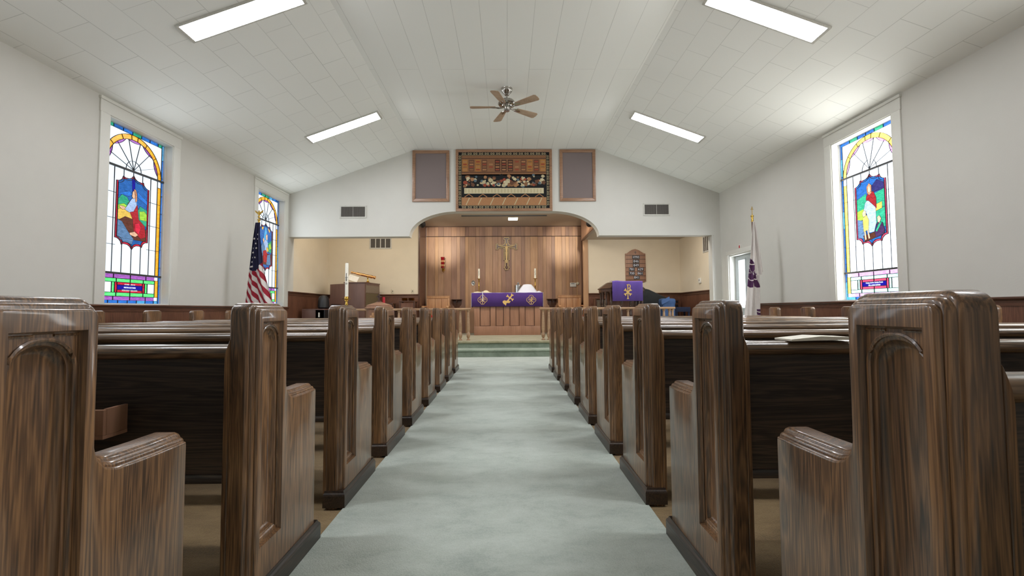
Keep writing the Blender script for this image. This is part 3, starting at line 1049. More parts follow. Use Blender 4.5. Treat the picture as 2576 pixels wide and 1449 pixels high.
def make_pew(side, xf, xw, y, label):
    """side 1: left of the aisle; xf aisle face, xw inner face of the wall end"""
    root = thing('church_pew', label, 'pew', (xf, y, 0), 'dark oak pews in two blocks of rows')
    T = Matrix.Translation((xf, y, 0))
    b, b2 = end_mesh(side, True)
    for q in (b, b2):
        q.v = [tuple(T @ Vector(p)) for p in q.v]
    e = b.build('end_panel', M['oak'], root, smooth=True)
    # cutters: a square-headed sinking, then a deeper moulded lancet
    cut = []
    c1 = MB()
    r = [(RY0, RZ0), (RY1, RZ0), (RY1, RZ1), (RY0, RZ1)]
    c1.loft([[(xf + side * .03, y + a, z) for a, z in inset(r, -.006)], [(xf - side * .0, y + a, z) for a, z in inset(r, -.004)], [(xf - side * .016, y + a, z) for a, z in inset(r, .002)]])
    cut.append(c1.build('cutter', M['oak']))
    l0 = lancet(RY0 + .006, RY1 - .006, RZ0 + .014, RZ1 - .075, RZ1 - .012)
    c2 = MB()
    c2.loft([[(xf - side * d, y + a, z) for a, z in inset(l0, s_)] for d, s_ in ((-.02, .0), (.016, 0), (.021, .005), (.022, .010), (.030, .013), (.038, .021), (.040, .026))])
    cut.append(c2.build('cutter', M['oak']))
    bpy.context.view_layer.update()
    eval_boolean(e, cut)
    b2.build('joint_block', M['oak'], e, bevel=.008, seg=3)
    # hood mould of the little arch and its spandrels
    hm = MB()
    hm.tube([(xf - side * .0155, y + a, z) for a, z in inset(l0, -.001)[1:] + inset(l0, -.001)[:1]], .0042, 6)
    for sy in (0, 1):
        ya, yb = (RY0 + .002, RY0 + .05) if sy == 0 else (RY1 - .05, RY1 - .002)
        hm.tube([(xf - side * .016, y + ya, RZ1 - .004), (xf - side * .016, y + yb, RZ1 - .004)], .003, 6)
    hm.build('carved_arch', M['oak'], e, smooth=True)
    # plinth under the aisle end
    p = MB()
    rr = [(-.012, 0), (.53, 0), (.53, .0), (.53, 0)]
    p.loft([[(xf + side * q[0], y + q[2], z), (xf + side * q[1], y + q[2], z), (xf + side * q[1], y + q[3], z), (xf + side * q[0], y + q[3], z)]
            for z, q in ((.0125, (-.098, .013, -.013, .53)), (.070, (-.098, .013, -.013, .53)), (.078, (-.096, .011, -.011, .528)), (.084, (-.093, .006, -.006, .522)), (.093, (-.092, .003, -.003, .518)))])
    p.build('plinth', M['plinth'], e)
    # wall end
    pr = end_profile()
    w = MB()
    TH = .06
    w.loft([[(xw - side * d, y + a, z * .99) for a, z in inset(pr, ins)] for d, ins in ((TH, .006), (TH - .006, 0), (.012, 0), (.004, .004), (0, .012))])
    w.build('end_panel', M['oak'], root, smooth=True)
    xa, xb = sorted((xf - side * .086, xw + side * -.0))
    # top rail with a rolled back
    t = MB()
    prof = [(.050, .842), (.056, .866), (.050, .883), (.030, .889), (.004, .888), (-.014, .882), (-.022, .870), (-.023, .856), (-.017, .848), (-.006, .843), (.02, .842)]
    t.prism([(y + a + .025, z) for a, z in prof], xa, xb, 'x')
    t.build('top_rail', M['oakx'], root, smooth=True, ang=50)
    # backrest
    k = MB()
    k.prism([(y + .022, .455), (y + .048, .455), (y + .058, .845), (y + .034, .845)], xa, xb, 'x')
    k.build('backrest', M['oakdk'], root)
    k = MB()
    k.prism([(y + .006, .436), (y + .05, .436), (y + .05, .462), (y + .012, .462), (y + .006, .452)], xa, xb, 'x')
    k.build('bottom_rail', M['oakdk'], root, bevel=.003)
    # seat with a rounded front
    k = MB()
    prof = [(.03, .428), (.44, .440), (.462, .448), (.470, .458), (.466, .470), (.45, .475), (.2, .466), (.05, .458), (.03, .458)]
    k.prism([(y + a, z) for a, z in prof], xa, xb, 'x')
    k.build('seat', M['oakx'], root, smooth=True, ang=50)
    for f in (.28, .72):
        k = MB()
        xc = xa + (xb - xa) * f
        k.prism([(y + .05, .0), (y + .38, .0), (y + .38, .06), (y + .34, .12), (y + .34, .34), (y + .43, .438), (y + .05, .428)], xc - .018, xc + .018, 'x')
        k.build('support', M['oak'], root, bevel=.003)
    return root


ROWS = [.735, 1.545, 2.385, 3.21, 4.037, 4.863, 5.69, 6.515, 7.34]
ORD = ['front', 'second', 'third', 'fourth', 'fifth', 'sixth', 'seventh', 'eighth', 'ninth']
for side, xf, xw, word in ((1, -.835, -4.40, 'left'), (-1, .708, 4.32, 'right')):
    proto = None
    for i, y in enumerate(ROWS):
        r = ORD[8 - i]
        extra = {0: 'the nearest to the camera, its carved end at the %s edge of the photo' % word,
                 8: 'the closest to the chancel steps'}.get(i)
        lab = 'dark oak pew %s of the aisle, %s row from the altar' % (word, r)
        if i == 0:
            lab = 'dark oak pew %s of the aisle, its large carved end nearest the camera' % word
        if i == 8:
            lab = 'dark oak pew %s of the aisle, front row by the altar steps' % word
        if proto is None:
            proto = make_pew(side, xf, xw, y, lab)
        else:
            o = copy_tree(proto)
            o.location.y = y
            o['label'] = lab
# a book rack behind the left second pew
y = ROWS[1]
rk = thing('book_rack', 'brown wooden book rack on the back of the second-nearest left pew', 'book rack', (-1.9, y + .02, .60))
b = MB(); b.box(-2.5, -1.262, y - .075, y - .062, .615, .695); b.build('front_board', M['walnut'], rk, bevel=.003)
b = MB(); b.box(-2.5, -1.262, y - .075, y + .018, .604, .615); b.build('rack_floor', M['walnut'], rk)
b = MB(); b.box(-1.274, -1.262, y - .062, y + .018, .615, .697); b.build('rack_end', M['walnut'], rk, bevel=.002)
# a service sheet lying on the second right pew's top rail
b = MB()
b.prism([(0, 0), (.21, .005), (.21, .012), (.1, .016), (0, .006)], -.05, .05, 'y')
b.v = [(p[0] + .955, p[1] + ROWS[1] + .05, p[2] + .8895) for p in b.v]
solo(b, 'service_sheet', M['paper'], 'folded white service sheet lying on the top rail of a right pew', 'paper', (1.06, ROWS[1] + .05, .889))

# ------------------------------------------------------------------ ceiling lights
def ceil_light(side, y0, label):
    s = -1 if side == 'l' else 1
    a = aL if side == 'l' else aR
    xa, xb = (2.335, 3.56)
    xm = (xa + xb) / 2
    edge = -FX0 if side == 'l' else FX1
    zm = ZC - (xm - edge) * math.tan(a)
    root = thing('ceiling_light', label, 'ceiling light', (s * xm, y0, zm), 'fluorescent ceiling lights')
    Mx = Matrix.Translation((s * xm, y0, zm)) @ Matrix.Rotation(s * a, 4, 'Y')
    hl, hw = .655, .135
    b = MB(); b.M = Mx
    for q in ((-hl - .035, hl + .035, -hw - .02, -hw), (-hl - .035, hl + .035, hw, hw + .02), (-hl - .035, -hl, -hw, hw), (hl, hl + .035, -hw, hw)):
        b.box(q[0], q[1], q[2], q[3], -.022, .0)
    b.build('fixture_frame', M['ventfr'], root, bevel=.002)
    b = MB(); b.M = Mx
    b.box(-hl, hl, -hw, hw, -.018, -.006)
    b.build('diffuser', M['tube'], root)
    return root


for side, w in (('l', 'left'), ('r', 'right')):
    for yy, wd in ((8.26, 'nearer the front gable wall'), (5.05, 'cut by the top of the photo')):
        ceil_light(side, yy, 'lit white fluorescent panel on the %s ceiling slope, %s' % (w, wd))
    for yy, wd in ((1.84, 'over the rear pews'),):
        ceil_light(side, yy, 'lit white fluorescent panel on the %s ceiling slope, %s' % (w, wd))

# ------------------------------------------------------------------ ceiling fan
fx, fy, fz = .012, 7.47, 4.36
fan = thing('ceiling_fan', 'five-bladed nickel ceiling fan with brown blades on the flat ceiling', 'ceiling fan', (fx, fy, ZC))
b = MB(); b.lathe([(.02, ZC - .118), (.034, ZC - .112), (.05, ZC - .09), (.084, ZC - .055), (.092, ZC - .04), (.092, ZC - .015), (.096, ZC - .001)], (fx, fy, 0), 24)
b.build('canopy', M['nickel'], fan, smooth=True)
b = MB(); b.lathe([(.013, fz + .09), (.013, ZC - .1)], (fx, fy, 0), 12); b.build('downrod', M['nickel'], fan, smooth=True)
b = MB(); b.lathe([(.02, fz + .135), (.06, fz + .125), (.112, fz + .098), (.142, fz + .062), (.147, fz + .04), (.132, fz + .022), (.085, fz + .012), (.08, fz - .002), (.05, fz - .004)][::-1], (fx, fy, 0), 28)
b.build('motor_housing', M['nickel'], fan, smooth=True)
b = MB(); b.lathe([(.002, fz - .082), (.04, fz - .080), (.05, fz - .07), (.052, fz - .05), (.045, fz - .045), (.05, fz - .02), (.075, fz - .006), (.07, fz + .002)], (fx, fy, 0), 24)
b.build('switch_cap', M['nickel'], fan, smooth=True)
for k in range(5):
    a = math.radians(180 + 72 * k - 1)
    Mx = Matrix.Translation((fx, fy, fz - .012)) @ Matrix.Rotation(a, 4, 'Z') @ Matrix.Rotation(math.radians(-11), 4, 'X')
    b = MB(); b.M = Mx
    b.prism([(.19, -.048), (.30, -.058), (.575, -.076), (.604, -.058), (.612, .0), (.604, .058), (.575, .076), (.30, .058), (.19, .048), (.18, 0)], -.003, .004, 'z')
    bl = b.build('blade', M['blade'], fan, bevel=.0015)
    b = MB(); b.M = Mx
    b.prism([(.07, -.016), (.12, -.012), (.15, -.028), (.19, -.036), (.25, -.02), (.275, 0), (.25, .02), (.19, .036), (.15, .028), (.12, .012), (.07, .016)], -.012, -.003, 'z')
    b.tube([(.07, 0, -.008), (.13, 0, -.018), (.17, 0, -.012)], .01, 8)
    b.build('blade_iron', M['nickel'], bl, bevel=.002)

# ------------------------------------------------------------------ things on the gable wall
def framed(name, label, cat, x0, x1, z0, z1, fw, inner, y=YG, group=None):
    r = thing(name, label, cat, ((x0 + x1) / 2, y, z0), group)
    b = MB()
    for q in ([(x0, z0), (x1, z0), (x1 - fw, z0 + fw), (x0 + fw, z0 + fw)], [(x1, z0), (x1, z1), (x1 - fw, z1 - fw), (x1 - fw, z0 + fw)],
              [(x1, z1), (x0, z1), (x0 + fw, z1 - fw), (x1 - fw, z1 - fw)], [(x0, z1), (x0, z0), (x0 + fw, z0 + fw), (x0 + fw, z1 - fw)]):
        b.prism(q, y - .035, y - .001, 'y')
    b.build('frame', M['framew'], r, bevel=.004)
    return r


r = framed('speaker_panel', 'brown framed grey cloth speaker panel on the gable wall, left of the tapestry', 'speaker panel', -2.13, -1.295, 3.455, 4.63, .07, None, group='framed speaker panels on the gable wall')
b = MB(); b.box(-2.07, -1.355, YG - .02, YG - .001, 3.515, 4.57); b.build('grille_cloth', M['spk'], r)
r = framed('speaker_panel', 'brown framed grey cloth speaker panel on the gable wall, right of the tapestry', 'speaker panel', 1.207, 2.025, 3.455, 4.645, .07, None, group='framed speaker panels on the gable wall')
b = MB(); b.box(1.267, 1.965, YG - .02, YG - .001, 3.515, 4.585); b.build('grille_cloth', M['spk'], r)

# woven wall hanging, a plain patterned stand-in
X0, X1, Z0, Z1 = -1.15, 1.035, 3.235, 4.648
tp = framed('wall_tapestry', 'large wood framed brown woven tapestry high on the gable wall', 'tapestry', X0, X1, Z0, Z1, .062, None)
Tm = [plain('weave_%d' % i, c, .95, noise=.16, scale=120, bump=.3, bscale=400) for i, c in enumerate([
    (24, 24, 26), (190, 176, 140), (138, 98, 68), (104, 70, 52), (168, 122, 84), (172, 120, 60), (90, 108, 118), (150, 72, 52), (206, 194, 160), (70, 46, 38)])]
b = MB()
x0, x1, z0, z1 = X0 + .06, X1 - .06, Z0 + .06, Z1 - .06
yb = YG - .012
def TQ(p, a): return (p[0], a, p[1])
b.prismf([(x0, z0), (x1, z0), (x1, z1), (x0, z1)], TQ, yb, YG - .001, 0)
bw = .062
lvl = [yb]
def tr(c, xa, xb, za, zb, d=.001):
    b.prismf([(xa, za), (xb, za), (xb, zb), (xa, zb)], TQ, yb - d, yb, c)
def tpoly(c, pts, d=.001):
    b.prismf(pts, TQ, yb - d, yb, c)
n = 15
for i in range(n):
    cx = x0 + bw + (x1 - x0 - 2 * bw) * (i + .5) / n
    for cz in (z0 + bw / 2, z1 - bw / 2):
        for dx in (-.026, .026):
            b.ribbonf(arc(cx + dx, cz, .017, 0, 2 * PI, 10), .009, TQ, yb - .001, yb, 1)
n = 10
for i in range(n):
    cz = z0 + bw + (z1 - z0 - 2 * bw) * (i + .5) / n
    for cx in (x0 + bw / 2, x1 - bw / 2):
        for dz in (-.026, .026):
            b.ribbonf(arc(cx, cz + dz, .017, 0, 2 * PI, 10), .009, TQ, yb - .001, yb, 1)
b.ribbonf([(x0 + bw, z0 + bw), (x1 - bw, z0 + bw), (x1 - bw, z1 - bw), (x0 + bw, z1 - bw)], .006, TQ, yb - .001, yb, 1, True)
u0, u1, v0, v1 = x0 + bw + .012, x1 - bw - .012, z0 + bw + .012, z1 - bw - .012
UW, VH = u1 - u0, v1 - v0
f = lambda a, c: (u0 + UW * a, v0 + VH * c)
def fr(c, a0, a1, c0, c1, d): tr(c, u0 + UW * a0, u0 + UW * a1, v0 + VH * c0, v0 + VH * c1, d)
fr(2, 0, 1, .60, 1, .0012)
fr(4, 0, 1, 0, .16, .0012)
fr(0, 0, 1, .16, .62, .0012)
for i, c in enumerate((5, 3, 5, 3, 2, 9, 9, 9, 2, 3, 5, 3, 5)):   # plain woven blocks along the upper field
    a0 = i / 13
    fr(c, a0 + .008, a0 + .069, .68, .915, .0018)
    for q in range(4):
        fr([4, 2, 7][(i + q) % 3], a0 + .016, a0 + .061, .70 + q * .053, .73 + q * .053, .0023)
for c0 in (.655, .935):
    fr(9, 0, 1, c0, c0 + .012, .0018)
random.seed(11)
for i in range(150):                                     # a dense band of little woven blooms in muted colours
    cx, cz = random.uniform(.02, .98), random.triangular(.36, .62, .44)
    k = random.uniform(.012, .032)
    n = random.choice([5, 6, 7])
    tpoly(random.choice([6, 7, 1, 8, 4, 2, 0, 3, 0, 8]), [f(cx + k * (.75 + .3 * random.random()) * cos(2 * PI * q / n), cz + 1.5 * k * (.75 + .3 * random.random()) * sin(2 * PI * q / n)) for q in range(n)], .0014 + i * .000012)
fr(8, .03, .97, .235, .345, .0036)                       # pale band
for i in range(24):
    fr(1, .04 + i * .0386, .055 + i * .0386, .25, .33, .0039)
for i in range(6):                                       # chevrons below the band
    cx = (i + .5) / 6
    b.ribbonf([f(cx - .05, .165), f(cx, .225), f(cx + .05, .165)], .018, TQ, yb - .0018, yb, 4)
for i in range(7):
    cx = (i + .5) / 7
    b.ribbonf([f(cx - .02, 0.01), f(cx + .02, .15)], .02, TQ, yb - .0018, yb, 1)
b.build('woven_panel', Tm, tp)


def vent(name, label, x0, x1, z0, z1, y, bays, wide):
    r = thing(name, label, 'vent', ((x0 + x1) / 2, y, z0))
    b = MB()
    t = .032
    for q in ((x0, x1, z0, z0 + t), (x0, x1, z1 - t, z1), (x0, x0 + t, z0 + t, z1 - t), (x1 - t, x1, z0 + t, z1 - t)):
        b.box(q[0], q[1], y - .014, y - .001, q[2], q[3])
    b.build('frame', M['ventfr'], r, bevel=.003)
    b = MB(); b.box(x0 + t, x1 - t, y - .003, y - .001, z0 + t, z1 - t); b.build('backing', M['ventdk'], r)
    b = MB()
    n = int((x1 - x0 - 2 * t) / .016)
    for i in range(n):
        xc = x0 + t + (x1 - x0 - 2 * t) * (i + .5) / n
        b.box(xc - .0035, xc + .0035, y - .011, y - .003, z0 + t, z1 - t)
    b.build('grille', M['grille'], r)
    b = MB()
    for i in range(1, bays):
        xc = x0 + t + (x1 - x0 - 2 * t) * i / bays
        b.box(xc - wide, xc + wide, y - .0135, y - .003, z0 + t, z1 - t)
    b.build('mullion', M['ventfr'], r)
    return r


vent('wall_vent', 'white framed grey air vent on the gable wall, left of the arch', -3.765, -3.163, 3.09, 3.38, YG, 2, .003)
vent('wall_vent', 'white framed grey air vent on the gable wall, right of the arch', 3.10, 3.71, 3.12, 3.405, YG, 2, .003)
vent('wall_vent', 'four-bay return air grille high on the alcove back wall, left of the panelling', -3.774, -3.172, 2.70, 3.01, YA, 4, .012)
# vent on the side wall of the right alcove: built facing -X
r = thing('wall_vent', 'return air grille high on the right alcove side wall near the pier', 'vent', (XR - .07, 10.9, 2.38))
x = XR - .07
y0, y1, z0, z1 = 10.68, 11.12, 2.36, 2.76
b = MB()
for q in ((y0, y1, z0, z0 + .03), (y0, y1, z1 - .03, z1), (y0, y0 + .03, z0 + .03, z1 - .03), (y1 - .03, y1, z0 + .03, z1 - .03)):
    b.box(x - .014, x - .001, q[0], q[1], q[2], q[3])
b.build('frame', M['ventfr'], r, bevel=.003)
b = MB(); b.box(x - .003, x - .001, y0 + .03, y1 - .03, z0 + .03, z1 - .03); b.build('backing', M['ventdk'], r)
b = MB()
for i in range(1, 4):
    yc = y0 + .03 + (y1 - y0 - .06) * i / 4
    b.box(x - .013, x - .003, yc - .012, yc + .012, z0 + .03, z1 - .03)
b.build('mullion', M['ventfr'], r)

# ------------------------------------------------------------------ chancel wall fittings
# crucifix
cr = thing('wall_cross', 'brown and gold cross hanging on the walnut panelling above the altar', 'cross', (-.01, YN, 2.17))
def cross_outline(k):
    """outline of a cross potent with stepped ends, grown by k"""
    cx, a, e = -.012, .072, .085
    zt, zb, zc = 3.158, 2.175, 2.872
    R = [(a, zb + .10), (a + .0, zb + .10)]
    pts = [(.058, zb), (.058, zb + .055), (.085, zb + .055), (.085, zb + .125), (.055, zb + .125), (.055, zb + .285), (.085, zb + .285), (.085, zc - .055),
           (.235, zc - .055), (.235, zc - .095), (.322, zc - .095), (.322, zc + .095), (.235, zc + .095), (.235, zc + .06), (.105, zc + .06), (.075, zc + .085), (.058, zc + .11), (.058, zt - .085), (.09, zt - .085), (.09, zt)]
    full = pts + [(-x, z) for x, z in pts[::-1]]
    o = []
    for p in full:
        if not o or (abs(p[0] - o[-1][0]) + abs(p[1] - o[-1][1])) > 1e-6:
            o.append(p)
    if abs(o[0][0] - o[-1][0]) + abs(o[0][1] - o[-1][1]) < 1e-6:
        o.pop()
    return [(x + cx, z) for x, z in inset(o, -k)]
b = MB(); b.prism(cross_outline(0), YN - .03, YN - .002, 'y'); b.build('cross_board', M['walnutdk'], cr)
b = MB(); b.ribbonf(cross_outline(-.014), .017, lambda p, a: (p[0], a, p[1]), YN - .036, YN - .03, 0, True); b.build('gold_border', M['goldl'], cr)
# relief figure: skinned body with outstretched arms
b = MB()
yy = YN - .045
b.lathe([(.001, 0), (.018, .01), (.024, .03), (.022, .05), (.012, .064), (.001, .066)], (-.012, yy, 2.905), 12)
b.loft([[( -.012 + r * cos(t * PI / 5), yy + .6 * r * sin(t * PI / 5), z) for t in range(10)] for r, z in ((.012, 2.91), (.018, 2.895), (.045, 2.88), (.046, 2.84), (.036, 2.78), (.032, 2.73), (.040, 2.70), (.036, 2.64), (.03, 2.56), (.024, 2.50), (.02, 2.44), (.018, 2.40), (.008, 2.385))])
for s in (-1, 1):
    b.tube([(-.012 + s * .035, yy, 2.875), (-.012 + s * .10, yy, 2.868), (-.012 + s * .17, yy, 2.885), (-.012 + s * .215, yy, 2.892)], [.014, .013, .010, .006], 8)
b.build('relief_figure', M['goldl'], cr, smooth=True)

# sanctuary lamp
sl = thing('sanctuary_lamp', 'red glass sanctuary lamp on a brass bracket on the left panelling', 'wall lamp', (-1.89, YN, 2.1))
b = MB(); b.lathe([(.038, 2.24), (.046, 2.26), (.05, 2.52), (.062, 2.56), (.058, 2.562), (.045, 2.52), (.04, 2.262), (.036, 2.245)], (-1.885, YN - .11, 0), 20)
rg = plain('ruby_glass', (150, 16, 28), .08, spec=.8); rg.node_tree.nodes['Principled BSDF'].inputs['Transmission Weight'].default_value = .25
b.build('glass_chimney', rg, sl, smooth=True)
b = MB()
for z in (2.30, 2.42):
    for k in range(8):
        a = 2 * PI * k / 8
        b.lathe([(.001, -.035), (.009, -.02), (.011, 0), (.009, .02), (.001, .035)], (-1.885 + .05 * cos(a), YN - .11 + .05 * sin(a), z + .02), 8)
b.build('crystal_bead', M['goldl'], sl, smooth=True)
b = MB(); b.lathe([(.001, 2.13), (.02, 2.14), (.012, 2.16), (.03, 2.19), (.016, 2.21), (.034, 2.235), (.036, 2.245), (.001, 2.245)], (-1.885, YN - .11, 0), 16)
b.tube([(-1.885, YN - .11, 2.16), (-1.87, YN - .07, 2.12), (-1.86, YN - .02, 2.15), (-1.86, YN - .005, 2.2)], .008, 8)
b.lathe([(.03, -.012), (.03, 0)], (-1.86, YN - .0, 2.2), 16, axis='y')
b.build('bracket', M['brass'], sl, smooth=True)

# two little bracket shelves
for x0, w in ((-1.475, 'left'), (1.32, 'right')):
    r = thing('bracket_shelf', 'small dark carved bracket shelf on the panelling %s of the altar' % w, 'shelf', (x0, YN, 1.08))
    b = MB(); b.box(x0 - .155, x0 + .155, YN - .14, YN - .001, 1.305, 1.325); b.build('shelf_board', M['walnutdk'], r, bevel=.004)
    b = MB(); b.prism([(x0 - .13, 1.305), (x0 - .13, 1.19), (x0 - .115, 1.15), (x0 - .08, 1.14), (x0 - .07, 1.08), (x0 + .07, 1.08), (x0 + .08, 1.14), (x0 + .115, 1.15), (x0 + .13, 1.19), (x0 + .13, 1.305)], YN - .022, YN - .001, 'y')
    b.build('back_plate', M['walnutdk'], r, bevel=.003)
    b = MB(); b.prism([(YN - .022, 1.305), (YN - .12, 1.305), (YN - .10, 1.26), (YN - .05, 1.23), (YN - .04, 1.17), (YN - .022, 1.14)], x0 - .012, x0 + .012, 'x')
    b.build('brace', M['walnutdk'], r, bevel=.003)
# thermostat and neighbours
r = thing('thermostat', 'white thermostat box on the right of the walnut panelling', 'thermostat', (1.95, YN, 1.67))
b = MB(); b.box(1.86, 2.04, YN - .03, YN - .001, 1.675, 1.795); b.build('body', M['trim'], r, bevel=.006)
b = MB(); b.box(1.885, 1.99, YN - .032, YN - .03, 1.755, 1.78); b.build('display', M['steel'], r)
b = MB(); b.lathe([(.042, 0), (.042, -.018), (.03, -.026), (.001, -.026)], (2.087, YN - .001, 1.775), 20, axis='y')
solo(b, 'round_dial', M['plate'], 'small round dial beside the white thermostat on the panelling', 'dial', (2.087, YN, 1.775), smooth=True)
b = MB(); b.lathe([(.001, -.012), (.02, -.012), (.03, -.005), (.05, -.012), (.055, 0)], (-1.0, YN - .001, 1.80), 24, axis='y', sy=1.45)
solo(b, 'lock_plate', M['steel'], 'oval dark metal lock plate on the panelling beside the left altar candle', 'lock plate', (-1.0, YN, 1.80), smooth=True)
for x0, w in ((-3.132, 'nearer the organ'), (-2.589, 'nearer the walnut panelling')):
    r = thing('wall_outlet', 'almond wall outlet above the alcove wainscot, the one %s' % w, 'outlet', (x0, YA, 1.48), 'almond wall outlets in the left alcove')
    b = MB(); b.box(x0 - .038, x0 + .038, YA - .008, YA - .001, 1.475, 1.59); b.build('cover_plate', M['plate'], r, bevel=.003)
    b = MB(); b.box(x0 - .01, x0 + .01, YA - .011, YA - .008, 1.52, 1.548); b.build('socket', M['ink'], r)
b = MB(); b.box(XR - .10, XR - .071, 11.27, 11.39, 1.64, 1.76); b.box(XR - .104, XR - .10, 11.31, 11.35, 1.69, 1.73, 1)
solo(b, 'wall_control', [M['trim'], M['ink']], 'small white control box on the right alcove side wall', 'wall control', (XR - .07, 11.33, 1.64), bevel=.004)
b = MB(); b.box(-1.19, 1.055, 12.0, 12.03, 3.462, 3.489)
solo(b, 'curtain_track', M['black'], 'long black track on the chancel ceiling behind the arch', 'track', (-.07, 12.015, 3.48))
r = thing('ceiling_lamp', 'small lit square lamp on the chancel ceiling above the altar', 'ceiling lamp', (.17, 12.42, 3.49))
b = MB(); b.box(.03, .31, 12.25, 12.6, 3.475, 3.489); b.build('lamp_frame', M['trim'], r, bevel=.003)
b = MB(); b.box(.045, .295, 12.265, 12.585, 3.462, 3.475); b.build('lamp_glass', M['domel'], r, bevel=.004)
# spot cans behind the arch
for x0, x1, w, tx in ((-2.03, -1.89, 'left', -1.9), (2.0, 1.75, 'right', 1.75)):
    r = thing('spotlight', 'black spotlight tucked behind the %s shoulder of the arch' % w, 'spotlight', (x0, 10.75, 3.3))
    ax = Vector((tx - x0, YN - 10.95, 2.93 - 3.07)).normalized()
    q = ax.to_track_quat('Z', 'Y').to_matrix().to_4x4()
    b = MB(); b.M = Matrix.Translation((x0, 10.93, 3.07)) @ q
    b.lathe([(.03, -.1), (.045, -.08), (.05, 0), (.075, .06), (.08, .09), (.07, .09), (.045, .02), (.001, .015)], n=18)
    b.build('can', M['black'], r, smooth=True)
    b = MB(); b.tube([(x0, 10.93, 3.07), (x0, 10.8, 3.2), (x0, 10.62, 3.3)], .014, 8); b.box(x0 - .04, x0 + .04, 10.6, 10.615, 3.25, 3.35)
    b.build('mount', M['black'], r)
    l = bpy.data.lights.new('spot_lamp', 'SPOT')
    l.energy = 190
    l.color = (1, .86, .66)
    l.spot_size = math.radians(36)
    l.spot_blend = .9
    l.shadow_soft_size = .04
    lo = bpy.data.objects.new('spot_lamp', l)
    COL.objects.link(lo)
    lo.location = Vector((x0, 10.93, 3.07)) + ax * .12
    lo.rotation_euler = (-ax).to_track_quat('Z', 'Y').to_euler()

# ------------------------------------------------------------------ altar
al = thing('altar', 'panelled walnut altar table standing before the chancel wall', 'altar', (0, 12.6, ZP))
b = MB()
xa, xb, ya, yb2 = -.885, .885, 12.32, 13.0
zt = 1.43
b.box(xa, xb, ya + .02, yb2, ZP + .004, zt)
b.build('carcass', M['walnut'], al)
b = MB()
b.box(xa, xb, ya - .005, ya + .02, ZP + .004, ZP + .245)                       # base rail
b.box(xa, xb, ya - .005, ya + .02, 1.2, zt)
for x0, x1 in ((-.885, -.735), (-.445, -.315), (-.09, .06), (.33, .465), (.735, .885)):
    b.box(x0, x1, ya - .005, ya + .02, ZP + .245, 1.2)
b.build('front_frame', M['walnut'], al, bevel=.003)
for x0, x1 in ((-.735, -.445), (-.315, -.09), (.06, .33), (.465, .735)):  # dark strips stand in for the shade around the recessed panels
    b = MB()
    for xx in (x0, x1 - .02):
        b.box(xx, xx + .02, ya + .004, ya + .021, ZP + .245, 1.2)
    b.box(x0 + .02, x1 - .02, ya + .004, ya + .021, ZP + .245, ZP + .258)
    b.build('panel_shade_strip', M['walnutdk'], al)
b = MB(); b.box(-.95, .955, ya - .03, yb2 + .03, zt, zt + .03); b.build('top_board', M['walnut'], al, bevel=.005)
ac = thing('altar_cloth', 'white linen cloth edging the altar top beneath the purple frontal', 'cloth', (0, 12.6, 1.46))
b = MB(); b.box(-.955, .962, ya - .035, yb2, 1.4605, 1.466); b.box(.957, .963, ya - .033, yb2, 1.08, 1.466); b.box(-.958, -.952, ya - .033, yb2, 1.08, 1.466)
b.build('linen', M['white'], ac)
fr_ = thing('altar_frontal', 'deep purple altar frontal with gold emblems hanging over the altar front', 'altar cloth', (0, ya - .04, 1.09))
b = MB()
N_ = 40
top, bot = [], []
ring = []
for i in range(N_ + 1):
    x = -.945 + 1.89 * i / N_
    ring.append((x, ya - .046 + .003 * sin(i * .9)))
for i in range(N_):
    (xA, yA), (xB, yB) = ring[i], ring[i + 1]
    b.add([(xA, yA, 1.095), (xB, yB, 1.095), (xB, yB, 1.455), (xA, yA, 1.455), (xB, yB + .02, 1.4675), (xA, yA + .02, 1.4675), (xB, yB + .16, 1.4675), (xA, yA + .16, 1.4675)],
          [(0, 1, 2, 3), (3, 2, 4, 5), (5, 4, 6, 7)])
fo = b.build('cloth', M['purpled'], fr_, smooth=True, merge=True)
so = fo.modifiers.new('thick', 'SOLIDIFY'); so.thickness = .003; so.offset = -1
yf = ya - .0495
def AF(p, a): return (p[0], yf - a, p[1])
def flared(b, cx, cz, L, w, ang, mi=0):
    """a bar whose ends flare"""
    c, s_ = cos(ang), sin(ang)
    h = L / 2
    pts = [(-h, -w), (-h + .35 * w, 0), (-h, w), (-h + .9 * w, w * .9), (-h + 1.3 * w, w * .45), (h - 1.3 * w, w * .45), (h - .9 * w, w * .9), (h, w), (h - .35 * w, 0), (h, -w), (h - .9 * w, -w * .9), (h - 1.3 * w, -w * .45), (-h + 1.3 * w, -w * .45), (-h + .9 * w, -w * .9)]
    return [(cx + x * c - y_ * s_, cz + x * s_ + y_ * c) for x, y_ in pts]
def chirho(b, cx, cz, k, F):
    b.prismf(flared(b, cx, cz - .02 * k, .30 * k, .022 * k, PI / 2), F, 0, .003)
    for a in (.72, PI - .72):
        b.prismf(flared(b, cx, cz - .015 * k, .19 * k, .024 * k, a), F, 0, .0036 + a * .0004)
    b.ribbonf([(cx + .0, cz + .125 * k)] + arc(cx + .012 * k, cz + .09 * k, .035 * k, PI / 2, -PI / 2, 10) + [(cx, cz + .055 * k)], .018 * k, F, 0, .003)
